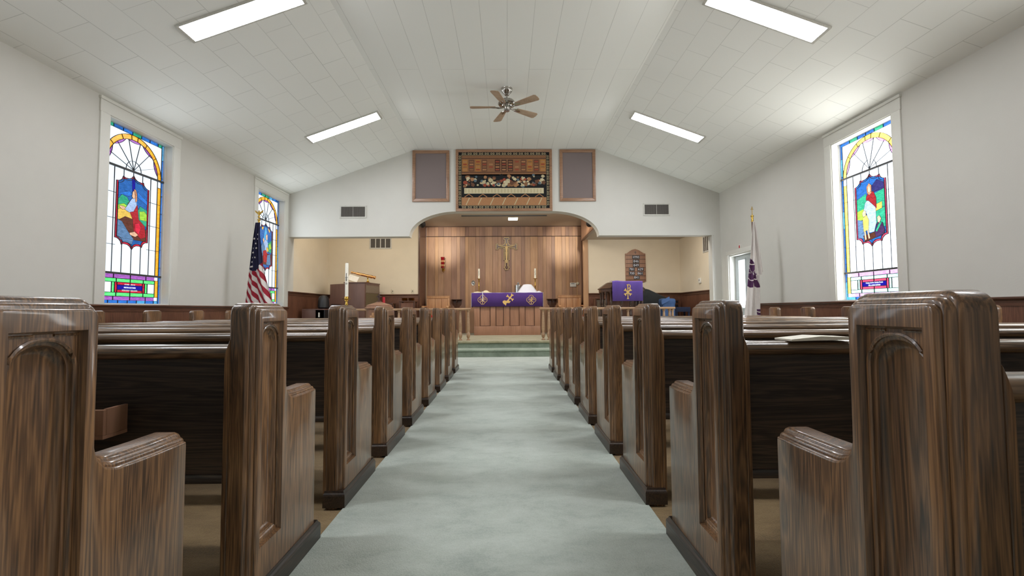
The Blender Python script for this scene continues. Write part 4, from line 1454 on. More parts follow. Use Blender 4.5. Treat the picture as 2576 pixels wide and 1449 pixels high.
for cx in (-.655, .64):
    cz = 1.278 if cx < 0 else 1.268
    b = MB()
    for k in range(4):
        a = PI / 2 * k
        b.ribbonf(arc(cx + .06 * cos(a), cz + .06 * sin(a), .064, a - 1.75, a + 1.75, 18), .010, AF, 0, .0025)
    chirho(b, cx, cz, .62, AF)
    b.ribbonf([(cx - .085, cz - .02), (cx - .065, cz + .035), (cx - .045, cz - .02)], .009, AF, 0, .0025)
    b.ribbonf(arc(cx + .067, cz + .005, .022, -.9, PI + .9, 12), .009, AF, 0, .0025)
    b.build('quatrefoil_emblem', M['gold'], fr_)
b = MB()
cx, cz = .04, 1.28
b.prismf(flared(b, cx, cz, .36, .038, math.radians(52)), AF, 0, .003)
b.prismf(flared(b, cx + .035, cz + .045, .22, .034, math.radians(-36)), AF, 0, .0036)
b.prismf([(-.12, 1.235), (-.07, 1.262), (-.03, 1.245), (.03, 1.262), (.07, 1.235), (.10, 1.24), (.06, 1.185), (.0, 1.188), (-.05, 1.19), (-.085, 1.165), (-.12, 1.20)], AF, 0, .0042)
b.build('cross_emblem', M['gold'], fr_)


def candle_on_stick(x, label):
    r = thing('altar_candlestick', label, 'candlestick', (x, 12.85, 1.466), 'brass candlesticks with white candles on the altar')
    z = 1.467
    k = 12.85 / 12.3
    b = MB()
    b.lathe([(.001, z), (.055, z), (.055, z + .012), (.03, z + .02), (.016, z + .035), (.012, z + .05), (.022, z + .058), (.012, z + .066), (.014, z + .19), (.023, z + .205), (.014, z + .22), (.013, z + .385), (.02, z + .395), (.055, z + .405), (.058, z + .413), (.02, z + .412), (.001, z + .412)], (x, 12.85, 0), 18)
    b.build('stick', M['brass'], r, smooth=True)
    b = MB(); b.lathe([(.027, z + .412), (.027, z + .685), (.022, z + .69), (.001, z + .688)], (x, 12.85, 0), 18); c = b.build('candle', M['ivory'], r, smooth=True)
    b = MB(); b.lathe([(.003, z + .688), (.003, z + .705), (.001, z + .706)], (x, 12.85, 0), 6)
    b.build('wick', M['ink'], c)
    b = MB()
    def CF(p, a): return (x + p[0], 12.85 - math.sqrt(max(.0275 ** 2 - p[0] ** 2, 1e-6)) - a, z + p[1])
    b.ribbonf([(.004, .63), (-.006, .6), (-.004, .56), (.006, .54), (-.006, .5)], .008, CF, .0, .001)
    b.build('gold_motif', M['ink'], c)
    return r


candle_on_stick(-.785, 'tall brass candlestick with white candle on the left of the altar')
candle_on_stick(.785, 'tall brass candlestick with white candle on the right of the altar')
# open book with ribbon
bk = thing('open_book', 'open book with a white ribbon lying on the left of the altar', 'book', (-.68, 12.5, 1.467))
b = MB()
for s, xa_, xb_ in ((-1, -.665, -.90), (1, -.665, -.43)):
    pf = []
    for i in range(9):
        t = i / 8
        pf.append((xa_ + (xb_ - xa_) * t, 1.4725 + .055 * (s > 0) * sin(min(1, t * 1.25) * PI) ** .7 + .022 * sin(t * PI * .9) * (s < 0) + .006))
    pf = pf + [(xb_, 1.4695), (xa_, 1.4695)]
    b.prism(pf, 12.38, 12.62, 'y')
b.build('pages', M['page'], bk)
b = MB(); b.box(-.91, -.42, 12.37, 12.63, 1.4675, 1.4695); b.build('cover', M['walnutdk'], bk)
b = MB(); b.ribbonf([(-.667, 1.50), (-.655, 1.47), (-.648, 1.40), (-.655, 1.30), (-.64, 1.24)], .016, lambda p, a: (p[0], ya - .056 - a, p[1]), 0, .001)
b.box(-.675, -.655, ya - .057, 12.45, 1.499, 1.501)
b.build('ribbon', M['white'], bk)
# communion tray stack
r = thing('communion_trays', 'stack of polished silver communion trays with cross finial on the altar', 'tray stack', (.30, 12.62, 1.467))
cx, cy = .305, 12.84
for k in range(5):
    z = 1.468 + k * .042
    b = MB(); b.lathe([(.001, z), (.098, z), (.104, z + .004), (.104, z + .034), (.1, z + .038), (.1, z + .04), (.001, z + .04)], (cx, cy, 0), 28)
    b.build('tray', M['silver'], r, smooth=True)
z = 1.468 + 5 * .042
b = MB(); b.lathe([(.105, z), (.105, z + .012), (.06, z + .022), (.02, z + .026), (.001, z + .026)], (cx, cy, 0), 28); li = b.build('lid', M['silver'], r, smooth=True)
b = MB()
yq = cy - .116
b.box(cx - .012, cx + .012, yq - .004, yq + .004, 1.468, z + .07); b.box(cx - .035, cx + .035, yq - .004, yq + .004, z + .03, z + .048)
b.prism([(cx, z + .05), (cx + .026, z + .068), (cx, z + .095), (cx - .026, z + .068)], yq - .006, yq + .006, 'y')
b.build('cross_finial', M['silver'], li)
# elements beneath a white linen veil
r = thing('linen_veil', 'white linen veil tented over vessels on the right of the altar', 'cloth', (.6, 12.55, 1.467))
b = MB()
rings = []
for t, (rx, ry, z) in enumerate([(.30, .20, 1.468), (.285, .19, 1.475), (.235, .16, 1.54), (.17, .12, 1.63), (.115, .085, 1.685), (.09, .07, 1.692), (.02, .02, 1.698)]):
    rg_ = []
    for i in range(48):
        a = 2 * PI * i / 48
        w = 1 + (.05 * sin(a * 7) + .035 * sin(a * 3 + 1)) * (1 - t / 6)
        q = 1 / max(abs(cos(a)) ** 3 + abs(sin(a)) ** 3, .001) ** (1 / 3)
        rg_.append((.552 + rx * cos(a) * w * q * .95, 12.52 + .8 * ry * sin(a) * w * q * .95, z + .006 * sin(a * 5) * (t == 4)))
    rings.append(rg_)
b.loft(rings, cap=True)
b.build('veil', M['white'], r, smooth=True, ang=60)
b = MB()
b.loft([[(.86 + rx * cos(2 * PI * i / 16), 12.5 + rx * .7 * sin(2 * PI * i / 16), z) for i in range(16)] for rx, z in ((.085, 1.468), (.08, 1.478), (.05, 1.50), (.02, 1.513), (.002, 1.515))])
b.build('gathered_corner', M['white'], r, smooth=True, ang=60)


# ------------------------------------------------------------------ clergy chairs
def clergy_chair(xc, label):
    r = thing('clergy_chair', label, 'chair', (xc, 13.05, ZP), 'honey oak clergy chairs with red seats')
    y = 12.78
    yb_ = 13.3
    z = ZP + .005
    hw = .33
    b = MB()
    b.box(xc - hw, xc + hw, yb_ - .03, yb_ + .02, 1.345, 1.41)
    b.box(xc - hw, xc - hw + .055, yb_ - .03, yb_ + .02, .75, 1.36); b.box(xc + hw - .055, xc + hw, yb_ - .03, yb_ + .02, .75, 1.36)
    b.box(xc - hw + .055, xc + hw - .055, yb_ - .025, yb_ + .015, .80, .86)
    b.box(xc - hw - .008, xc + hw + .008, yb_ - .04, yb_ + .025, 1.408, 1.422)
    bk_ = b.build('back_frame', M['honey'], r, bevel=.004)
    for k in range(3):
        x0 = xc - hw + .058 + k * .185
        b = MB(); b.box(x0, x0 + .178, yb_ - .012, yb_ + .008, .86, 1.345); b.build('back_panel', M['honey'], bk_, bevel=.006)
    for s in (-1, 1):
        xa_ = xc + s * (hw + .01)
        b = MB(); b.prism([(y - .03, 1.085), (y - .04, 1.10), (y - .02, 1.125), (yb_, 1.135), (yb_, 1.10), (y, 1.09)], xa_ - .035, xa_ + .035, 'x')
        b.lathe([(.03, -.036), (.034, -.03), (.034, .03), (.03, .036)], (xa_, y - .02, 1.095), 14, axis='x')
        b.build('armrest', M['honey'], r, bevel=.004)
        for yy in (y + .01, yb_ - .005):
            b = MB(); b.box(xa_ - .025, xa_ + .025, yy - .025, yy + .025, z, 1.10 if yy < 13 else .8); b.build('leg', M['honey'], r, bevel=.004)
    b = MB(); b.box(xc - hw, xc + hw, y - .01, yb_, .70, .765); b.build('seat_frame', M['honey'], r, bevel=.005)
    b = MB(); b.box(xc - hw + .03, xc + hw - .03, y - .005, yb_ - .03, .765, .87); b.build('cushion', M['red'], r, bevel=.025, seg=4)
    return r


clergy_chair(-1.985, 'honey oak armchair with red seat against the panelling, left of the altar')
clergy_chair(1.80, 'honey oak armchair with red seat against the panelling, right of the altar')

# ------------------------------------------------------------------ communion rails
def comm_rail(x0, x1, posts, label):
    y = 10.3
    r = thing('communion_rail', label, 'altar rail', ((x0 + x1) / 2, y, ZP), 'communion rails on the platform edge')
    b = MB()
    prof = [(-.05, 1.0), (-.055, 1.012), (-.055, 1.035), (-.04, 1.05), (.04, 1.05), (.055, 1.035), (.055, 1.012), (.05, 1.0)]
    b.prism([(y + a, z) for a, z in prof], x0, x1, 'x')
    b.build('handrail', M['railw'], r, bevel=.008, seg=3)
    for px in posts:
        b = MB()
        z = ZP + .005
        b.box(px - .045, px + .045, y - .045, y + .045, z, z + .008)
        b.lathe([(.036, z), (.038, z + .015), (.024, z + .03), (.022, z + .045), (.036, z + .07), (.041, z + .10), (.04, z + .14), (.03, z + .165), (.033, z + .175), (.028, z + .185), (.036, z + .22), (.038, z + .30), (.034, z + .42), (.027, z + .56), (.023, z + .62), (.034, z + .635), (.036, z + .65), (.03, z + .668)], (px, y, 0), 18)
        b.build('baluster', M['railw'], r, smooth=True)
    return r


comm_rail(-3.92, -.81, [-3.84, -3.7, -2.41, -2.27, -1.045, -.868], 'pale turned wooden communion rail left of the chancel steps')
comm_rail(.715, 3.75, [.80, .925, 2.51, 2.70, 3.505, 3.63, 3.70], 'pale turned wooden communion rail right of the chancel steps')

# ------------------------------------------------------------------ paschal candle, font
r = thing('paschal_candle_stand', 'tall white candle on a brass floor stand left of the altar rail', 'candle stand', (-3.226, 9.3, 0))
b = MB()
b.lathe([(.001, .012), (.15, .012), (.15, .03), (.1, .045), (.04, .07), (.02, .10), (.018, .45), (.03, .47), (.018, .49), (.018, .98), (.03, 1.0), (.018, 1.03), (.02, 1.11), (.034, 1.13), (.02, 1.15), (.02, 1.19), (.036, 1.205), (.03, 1.225), (.078, 1.24), (.082, 1.248), (.04, 1.25), (.036, 1.29), (.001, 1.29)], (-3.226, 9.3, 0), 20)
b.build('stand', M['brass'], r, smooth=True)
b = MB(); b.lathe([(.032, 1.285), (.032, 1.955), (.026, 1.965), (.001, 1.962)], (-3.226, 9.3, 0), 20); c = b.build('candle', M['ivory'], r, smooth=True)
b = MB(); b.lathe([(.003, 1.96), (.003, 1.985), (.001, 1.986)], (-3.226, 9.3, 0), 6); b.build('wick', M['ink'], c)
b = MB()
def PC(p, a): return (-3.226 + p[0], 9.3 - math.sqrt(max(.0325 ** 2 - p[0] ** 2, 1e-6)) - a, p[1])
b.ribbonf([(0, 1.76), (0, 1.66)], .012, PC, 0, .001); b.ribbonf([(-.026, 1.675), (-.01, 1.675), (.01, 1.675), (.026, 1.675)], .01, PC, 0, .001)
b.ribbonf([(0, 1.66), (0, 1.60)], .02, PC, 0, .001); b.ribbonf(arc(0, 1.55, .014, 0, 2 * PI, 10), .008, PC, 0, .001)
b.build('wax_motif', M['ink'], c)

fc = Vector((-2.58, 9.32, 0))
ft = thing('baptismal_font', 'wooden baptismal font with hipped lid and gold cross before the rail', 'font', tuple(fc))
Mx = Matrix.Translation(fc) @ Matrix.Rotation(math.radians(-14), 4, 'Z')
def octo(r, n=8, rot=PI / 8): return [(r * cos(rot + 2 * PI * i / n), r * sin(rot + 2 * PI * i / n)) for i in range(n)]
b = MB(); b.M = Mx
b.loft([[(x, y, z) for x, y in octo(rr)] for rr, z in ((.24, .0125), (.24, .06), (.2, .09), (.19, .12), (.19, .45), (.22, .52), (.25, .55), (.25, 1.03))])
b.build('pedestal', M['walnut'], ft)
b = MB(); b.M = Mx
b.loft([[(x, y, z) for x, y in octo(rr)] for rr, z in ((.265, 1.03), (.285, 1.045), (.285, 1.065), (.26, 1.075), (.25, 1.085), (.25, 1.11), (.23, 1.12), (.08, 1.165), (.05, 1.175))])
lid = b.build('lid', M['walnut'], ft)
b = MB(); b.M = Mx
b.lathe([(.05, 1.172), (.05, 1.19), (.03, 1.2), (.001, 1.2)], n=14)
b.box(-.015, .015, -.012, .012, 1.195, 1.335); b.box(-.05, .05, -.012, .012, 1.27, 1.3)
b.build('lid_cross', M['walnutdk'], lid)
b = MB(); b.M = Mx
yq = -.25 * cos(PI / 8) - .006
b.box(-.02, .02, yq - .006, yq + .006, .80, .965); b.box(-.062, .062, yq - .006, yq + .006, .872, .91)
b.build('gold_cross', M['honey'], ft)

# ------------------------------------------------------------------ organ and left alcove things
og = thing('church_organ', 'brown wooden organ console in the left alcove', 'organ', (-4.0, 12.0, ZP))
Mx = Matrix.Translation((-3.565, 11.57, 0)) @ Matrix.Rotation(math.radians(-9), 4, 'Z')   # local x: towards the player is -x, y: away
z = ZP + .005
side = [(-1.02, .90), (-.98, .86), (-.62, .80), (-.62, z), (0, z), (0, 1.70), (-.52, 1.72), (-.52, 1.69), (-.93, 1.675), (-.93, 1.34), (-1.0, 1.24), (-1.02, 1.16)]
L_ = .86
b = MB(); b.M = Mx
b.prism(side, 0, .04, 'y'); sp = b.build('side_panel', M['organ'], og, bevel=.004)
b = MB(); b.M = Mx
b.prism(side, L_ - .04, L_, 'y'); b.build('side_panel', M['organ'], og, bevel=.004)
b = MB(); b.M = Mx
b.box(-.04, 0, .04, L_ - .04, z, 1.70); bp_ = b.build('back_board', M['organ'], og)
b = MB(); b.M = Mx; b.box(.0, .006, .06, L_ - .05, 1.46, 1.65); b.build('upper_panel', M['organpanel2'], bp_)
b = MB(); b.M = Mx; b.box(.0, .006, .06, L_ - .05, .50, 1.45); b.build('grille_panel', M['organpanel'], bp_)
b = MB(); b.M = Mx; b.box(-.56, .01, -.012, L_ + .01, 1.70, 1.725); b.build('top_board', M['organ'], og, bevel=.004)
b = MB(); b.M = Mx; b.box(-.93, -.52, .04, L_ - .04, 1.655, 1.675); b.build('rear_top', M['organ'], og)
b = MB(); b.M = Mx
b.box(-1.05, -.62, .0, L_, 1.09, 1.115, 0); b.box(-1.0, -.75, .06, L_ - .06, 1.115, 1.135, 1); b.box(-.86, -.68, .06, L_ - .06, 1.175, 1.195, 1); b.box(-.9, -.62, .0, L_, 1.14, 1.17, 0)
b.build('keyboard', [M['black'], M['ivory']], og)
# brass picture lamp on the organ
lp_ = thing('tube_lamp', 'shiny copper tube lamp tilted on a brass foot on top of the organ', 'lamp', (-3.62, 12.0, 1.726))
b = MB()
A, B = Vector((-4.05, 12.0, 2.005)), Vector((-3.42, 12.0, 1.86))
d = B - A
pp = [A, A + d * .06, A + d * .08, A + d * .22, A + d * .23, A + d * .78, A + d * .79, A + d * .86, A + d * .87, A + d * .94, A + d * .95, B]
b.tube(pp, [.028, .03, .022, .024, .036, .036, .042, .042, .032, .032, .042, .036], 16)
b.build('tube', M['copper'], lp_, smooth=True)
b = MB(); b.lathe([(.001, 1.727), (.07, 1.727), (.06, 1.74), (.03, 1.76), (.016, 1.79), (.014, 1.85), (.026, 1.87), (.02, 1.885), (.001, 1.886)], (-3.62, 12.0, 0), 16)
b.build('foot', M['brass'], lp_, smooth=True)
# thin tilted white sheet behind the lamp
b = MB(); b.M = Matrix.Translation((-3.98, 11.95, 1.845)) @ Matrix.Rotation(math.radians(18), 4, 'Y') @ Matrix.Rotation(math.radians(62), 4, 'X')
b.box(-.13, .13, -.08, .08, 0, .003)
solo(b, 'white_sheet', M['paper'], 'thin white sheet propped on the organ beneath the copper lamp', 'paper', (-3.98, 11.95, 1.73))
# low cabinet and black bag
be = thing('low_cabinet', 'low brown cabinet with an open black side left of the organ behind the rail', 'cabinet', (-4.5, 11.0, ZP))
b = MB()
b.box(-4.78, -4.25, 10.8, 11.3, 1.03, 1.055, 0); b.box(-4.78, -4.76, 10.8, 11.3, z, 1.03, 0); b.box(-4.27, -4.25, 10.8, 11.3, z, 1.03, 1); b.box(-4.76, -4.27, 11.28, 11.3, z, 1.03, 1)
b.box(-4.76, -4.27, 10.82, 11.28, z, .37, 1)
b.build('case', [M['organ'], M['black']], be)
b = MB(); b.box(-4.76, -4.47, 10.805, 10.83, z, 1.03); b.build('door', M['organ'], be, bevel=.003)
b = MB(); b.box(-4.455, -4.29, 10.86, 11.2, .52, .54); b.build('shelf', M['black'], be)
b = MB(); b.box(-4.43, -4.40, 10.87, 10.9, .86, .97); b.build('label_card', M['paper'], be)
b = MB()
b.loft([[(-4.40 + rx * cos(2 * PI * i / 16), 11.1 + ry * sin(2 * PI * i / 16), zz_) for i in range(16)] for rx, ry, zz_ in ((.10, .12, 1.056), (.13, .16, 1.09), (.125, .15, 1.22), (.11, .12, 1.32), (.07, .08, 1.37), (.02, .02, 1.38))])
solo(b, 'black_bag', M['black'], 'slumped black bag standing on the low brown cabinet by the organ', 'bag', (-4.40, 11.1, 1.055), smooth=True)
# offering stand with plates and the red candle
st = thing('offering_stand', 'dark wooden stand against the left alcove back wall', 'stand', (-2.64, 12.4, ZP))
b = MB(); b.box(-2.86, -2.43, 12.2, 12.55, 1.235, 1.26); b.build('top', M['walnutdk'], st, bevel=.004)
for sx in (-2.83, -2.46):
    for yy in (12.23, 12.52):
        b = MB(); b.box(sx - .02, sx + .02, yy - .02, yy + .02, z, 1.235); b.build('leg', M['walnutdk'], st)
b = MB(); b.box(-2.84, -2.45, 12.22, 12.24, .95, 1.2); b.build('front_panel', M['wains'], st)
for k, (xx, w) in enumerate(((-2.74, 'left'), (-2.56, 'right'))):
    for j in range(2):
        zz_ = 1.261 + j * .038
        b = MB(); b.lathe([(.001, zz_), (.07, zz_), (.085, zz_ + .01), (.115, zz_ + .034), (.118, zz_ + .036), (.11, zz_ + .037), (.08, zz_ + .016), (.001, zz_ + .013)], (xx, 12.36, 0), 24, sx=.78)
        solo(b, 'offering_plate', M['brass'], 'brass offering plate on the alcove stand, %s pile, %s one' % (w, 'upper' if j else 'lower'), 'plate', (xx, 12.36, zz_), 'brass offering plates', smooth=True)
b = MB(); b.box(-3.36, -3.0, 12.15, 12.5, 1.17, 1.2)
tb = thing('side_table', 'small dark side table beside the organ back', 'side table', (-3.18, 12.33, ZP))
b.build('top', M['walnutdk'], tb, bevel=.004)
for sx in (-3.33, -3.03):
    for yy in (12.18, 12.47):
        b = MB(); b.box(sx - .018, sx + .018, yy - .018, yy + .018, z, 1.17); b.build('leg', M['walnutdk'], tb)
b = MB(); b.lathe([(.035, 1.201), (.036, 1.355), (.03, 1.362), (.001, 1.358)], (-3.262, 12.22, 0), 18)
solo(b, 'pillar_candle', M['redpl'], 'short red pillar candle on the side table by the organ', 'candle', (-3.262, 12.22, 1.2), smooth=True)

# ------------------------------------------------------------------ hymn board
HX = lambda zx: 3.540 + (zx - 415) * .001505
HZ = lambda zy: 2.655 - (zy - 205) * .001505
hb = thing('hymn_board', 'brown wooden hymn board with white numbers on the right alcove wall', 'hymn board', (3.54, YA, 1.75))
o = [(232, 792), (275, 812), (555, 812), (605, 792), (600, 285), (570, 282)] + [(540 - i * 12, 268 - 62 * sin((i + .5) / 11 * PI / 2)) for i in range(1, 10)] + [(415, 200)] + [(398 - i * 12, 268 - 62 * sin((10 - i) / 10.5 * PI / 2)) for i in range(0, 9)] + [(260, 282), (230, 285)]
b = MB(); b.prism([(HX(x), HZ(y)) for x, y in o], YA - .03, YA - .001, 'y'); b.build('board', M['walnut'], hb, bevel=.003)
for yy in (315, 387, 465, 540, 617, 692, 765):
    b = MB(); b.box(HX(238), HX(598), YA - .044, YA - .03, HZ(yy) - .007, HZ(yy) + .004); b.build('ledge', M['walnutdk'], hb)
b = MB(); b.box(HX(409), HX(421), YA - .034, YA - .03, HZ(290), HZ(235)); b.box(HX(392), HX(438), YA - .034, YA - .03, HZ(268), HZ(258)); b.build('carved_cross', M['walnutdk'], hb)
for tx, xc, yc, wpx in (('HYMNS', 425, 353, 128), ('846', 425, 428, 108), ('849', 425, 502, 108), ('781', 345, 575, 96), ('629', 505, 575, 104), ('700', 345, 650, 100), ('861', 498, 650, 96), ('841', 433, 725, 98)):
    b = MB(); b.box(HX(xc - wpx / 2 - 5), HX(xc + wpx / 2 + 5), YA - .036, YA - .03, HZ(yc + 31), HZ(yc - 31))
    card = b.build('number_card', M['black'], hb)
    text_mesh('lettering', tx, .096, M['white'], card, lambda u, v, d, xc=xc, yc=yc: (HX(xc) + u, YA - .0375 - d, HZ(yc) + v), .0012, (wpx - 14) * .001505)

# ------------------------------------------------------------------ pulpit with its cloth
pu = thing('pulpit', 'dark oak pulpit with turned columns in front of the right alcove', 'pulpit', (2.88, 11.3, ZP))
zt = 1.64
plan = [(2.50, 11.05), (3.26, 11.05), (3.42, 11.45), (3.42, 11.75), (2.34, 11.75), (2.34, 11.45)]
b = MB()
def shr(p, k): return [(2.88 + (x - 2.88) * k, 11.4 + (y - 11.4) * k) for x, y in p]
b.loft([[(x, y, zq) for x, y in shr(plan, k)] for k, zq in ((1.0, z), (1.0, z + .10), (.96, z + .13), (.94, z + .16))]); b.build('base', M['pulpit'], pu)
b = MB(); b.loft([[(x, y, zq) for x, y in shr(plan, k)] for k, zq in ((.98, 1.42), (1.0, 1.44), (1.0, 1.5), (.97, 1.52))]); b.build('frieze', M['pulpit'], pu)
b = MB()   # desk with sloping wings
b.loft([[(x, y, zq + (.14 if 2.45 < x < 3.3 else 0) * 0) for x, y in shr(plan, k)] for k, zq in ((1.04, 1.50), (1.05, 1.52), (1.0, 1.54), (.72, 1.655), (.70, 1.665))]); b.build('desk', M['pulpit'], pu)
for k, (x, y) in enumerate([(2.50, 11.08), (2.42, 11.25), (2.75, 11.08), (2.97, 11.08), (3.10, 11.1), (3.18, 11.1), (3.25, 11.1), (2.38, 11.44), (3.36, 11.44), (2.38, 11.7), (3.38, 11.7)]):
    b = MB()
    q = .49
    b.lathe([(.034, z + .155), (.034, z + .19), (.02, z + .2), (.03, z + .22), (.018, z + .24), (.024, .66), (.034, .7), (.034, .74), (.018, .77), (.03, .80), (.018, .83), (.03, .87), (.02, .9), (.018, 1.05), (.03, 1.08), (.018, 1.1), (.032, 1.14), (.032, 1.2), (.02, 1.23), (.026, 1.38), (.036, 1.41), (.036, 1.43)], (x, y, 0), 12)
    b.build('column', M['pulpit'], pu, smooth=True)
b = MB(); b.box(2.55, 3.25, 11.6, 11.66, z + .15, 1.43); b.build('inner_panel', M['wains'], pu)
pc = thing('pulpit_cloth', 'purple pulpit cloth with gold monogram hanging over the pulpit front', 'pulpit cloth', (2.88, 11.0, 1.2))
b = MB()
N_ = 24
yc = 10.985
for i in range(N_):
    q = []
    for j in (i, i + 1):
        x = 2.515 + .73 * j / N_
        dy = .006 * sin(j * .8)
        zt_ = 1.675 + (.014 * math.exp(-((x - 2.62) / .09) ** 2))
        q.append([(x, yc + dy, 1.20), (x, yc + dy, zt_ - .02), (x, yc + dy + .02, zt_), (x, 11.30, zt_ + .003)])
    b.add(q[0] + q[1], [(0, 4, 5, 1), (1, 5, 6, 2), (2, 6, 7, 3)])
o = b.build('cloth', M['purple'], pc, smooth=True, merge=True)
sm = o.modifiers.new('thick', 'SOLIDIFY'); sm.thickness = .004; sm.offset = 0
b = MB()
def PF(p, a): return (p[0], yc - .011 - a, p[1])
cx, cz = 2.882, 1.43
b.prismf(flared(b, cx, cz - .01, .36, .026, PI / 2), PF, 0, .003)
for a in (.72, PI - .72):
    b.prismf(flared(b, cx, cz - .02, .215, .034, a), PF, 0, .0036 + a * .0004)
b.ribbonf([(cx, cz + .165)] + arc(cx + .018, cz + .118, .045, PI / 2, -PI / 2, 10) + [(cx, cz + .07)], .02, PF, 0, .003)
b.build('gold_monogram', M['gold'], pc)
# low cabinet behind the pulpit
cb = thing('low_cabinet', 'low dark cabinet with a pale panelled front between right chair and pulpit', 'cabinet', (2.5, 12.35, ZP))
b = MB()
for q in ((2.33, 2.37, z, 1.27), (2.63, 2.67, z, 1.27)):
    b.box(q[0], q[1], 12.2, 12.5, q[2], q[3])
b.box(2.33, 2.67, 12.2, 12.5, 1.27, 1.30); b.box(2.37, 2.63, 12.22, 12.5, z, .45)
b.build('body', M['walnutdk'], cb, bevel=.003)
b = MB(); b.box(2.37, 2.63, 12.22, 12.235, .45, 1.27); b.build('door', plain('mottled_panel', (112, 100, 86), .5, noise=.3, scale=14), cb)

# ------------------------------------------------------------------ piano under its cover, blue covered things
pn = thing('covered_piano', 'piano under a black quilted cover in the right alcove', 'piano', (3.7, 12.1, ZP))
b = MB()
prof = [(3.15, z), (3.14, 1.30), (3.18, 1.50), (3.24, 1.525), (3.60, 1.53), (3.66, 1.515), (3.95, 1.37), (4.14, 1.28), (4.20, 1.22), (4.22, .95), (4.23, z)]
rg = []
for k, yq in enumerate((11.84, 11.87, 12.05, 12.3, 12.55, 12.6)):
    rg.append([(x + .012 * sin(x * 14 + yq * 9), yq + .01 * sin(x * 9), zq + (-.02 if k in (0, 5) and zq > 1 else 0) + .008 * sin(x * 11 + k * 2) * (zq > 1)) for x, zq in prof])
b.loft(rg)
b.build('cover', M['blackcloth'], pn, smooth=True, ang=50)
b = MB(); b.box(3.25, 3.30, 11.9, 11.95, z, .4); b.box(4.1, 4.15, 11.9, 11.95, z, .4); b.build('leg', M['black'], pn)
bc = thing('blue_draped_stand', 'blue cloth draped over a square stand in front of the covered piano', 'draped stand', (3.97, 11.42, ZP))
b = MB()
rg = []
for k, (hw, zq) in enumerate(((.17, z), (.17, .6), (.17, 1.12), (.172, 1.13), (.178, 1.15), (.178, 1.22), (.165, 1.25), (.12, 1.262))):
    o = []
    for i in range(32):
        a = 2 * PI * i / 32
        q = 1 / max(abs(cos(a)) ** 6 + abs(sin(a)) ** 6, 1e-6) ** (1 / 6)
        f_ = 1 + .02 * sin(a * 6 + k) * (k in (0, 1, 2))
        o.append((3.97 + hw * q * cos(a) * f_, 11.42 + .15 * q * sin(a) * f_ * (hw / .17), zq))
    rg.append(o)
b.loft(rg)
b.build('drape', M['bluecloth'], bc, smooth=True, ang=40)
b = MB()
b.loft([[(3.88 + a * .10, 11.26 - .01 * k, zq + a * .05) for a in (-1, -.3, .3, 1)] + [(3.88 + a * .10, 11.27 - .01 * k, zq + a * .05) for a in (1, .3, -.3, -1)] for k, zq in enumerate((1.26, 1.2, 1.16))])
b.build('folded_flap', M['bluecloth'], bc)
bt = thing('blue_covered_table', 'small table with a navy blue cover beside the blue draped stand', 'table', (4.43, 11.75, ZP))
b = MB(); b.box(4.25, 4.62, 11.6, 11.95, .99, 1.05); b.box(4.25, 4.62, 11.595, 11.6, .93, 1.04); b.build('cover', M['navy'], bt, bevel=.01, seg=3)
for sx in (4.28, 4.59):
    for yy in (11.63, 11.92):
        b = MB(); b.box(sx - .02, sx + .02, yy - .02, yy + .02, z, .99); b.build('leg', M['navy'], bt)
kc = thing('black_chair', 'black slat-backed chair at the right end of the alcove', 'chair', (4.42, 12.25, ZP))
b = MB(); b.box(4.30, 4.68, 12.1, 12.5, .74, .78); b.build('seat', M['black'], kc, bevel=.008)
b = MB()
for zq in (.95, 1.06, 1.17):
    b.box(4.33, 4.65, 12.48, 12.5, zq, zq + .06)
b.build('backrest', M['black'], kc, bevel=.005)
for sx in (4.32, 4.66):
    for yy, h in ((12.13, .74), (12.49, 1.25)):
        b = MB(); b.box(sx - .018, sx + .018, yy - .018, yy + .018, z, h); b.build('leg', M['walnutdk'], kc)

# ------------------------------------------------------------------ flags
def flag_pole(x, y, ztop, root, finial):
    b = MB(); b.lathe([(.001, .012), (.16, .012), (.16, .03), (.12, .05), (.05, .07), (.03, .11), (.028, .16)], (x, y, 0), 20); b.build('base', M['brass'], root, smooth=True)
    b = MB(); b.lathe([(.016, .1), (.016, ztop - .27)], (x, y, 0), 12); b.build('pole', M['poled'], root, smooth=True)
    b = MB()
    b.lathe([(.02, ztop - .28), (.022, ztop - .27), (.018, ztop - .26), (.018, ztop - .19), (.028, ztop - .18), (.026, ztop - .165), (.008, ztop - .155), (.006, ztop - .13)], (x, y, 0), 12)
    if finial == 'eagle':
        zf = ztop - .13
        b.lathe([(.001, zf - .01), (.02, zf), (.022, zf + .02), (.001, zf + .035)], (x, y, 0), 12)
        b.loft([[(x + .022 * cos(t) * k, y + .02 * sin(t) * k, zq) for t in [2 * PI * i / 8 for i in range(8)]] for k, zq in ((.3, zf + .03), (1, zf + .05), (1, zf + .08), (.5, zf + .1), (.6, zf + .115), (.1, zf + .13))])
        for s in (-1, 1):
            b.prism([(x + s * .01, zf + .05), (x + s * .06, zf + .09), (x + s * .075, zf + .13), (x + s * .04, zf + .11), (x + s * .01, zf + .09)], y - .006, y + .006, 'y')
    else:
        zf = ztop - .13
        b.tube([(x, y, zf - .02), (x, y, ztop)], .005, 8)
        b.box(x - .022, x + .022, y - .005, y + .005, ztop - .055, ztop - .045)
        b.lathe([(.001, ztop - .045), (.01, ztop - .03), (.001, ztop)], (x, y, 0), 8)
    b.build('finial', M['brass'], root, smooth=True)


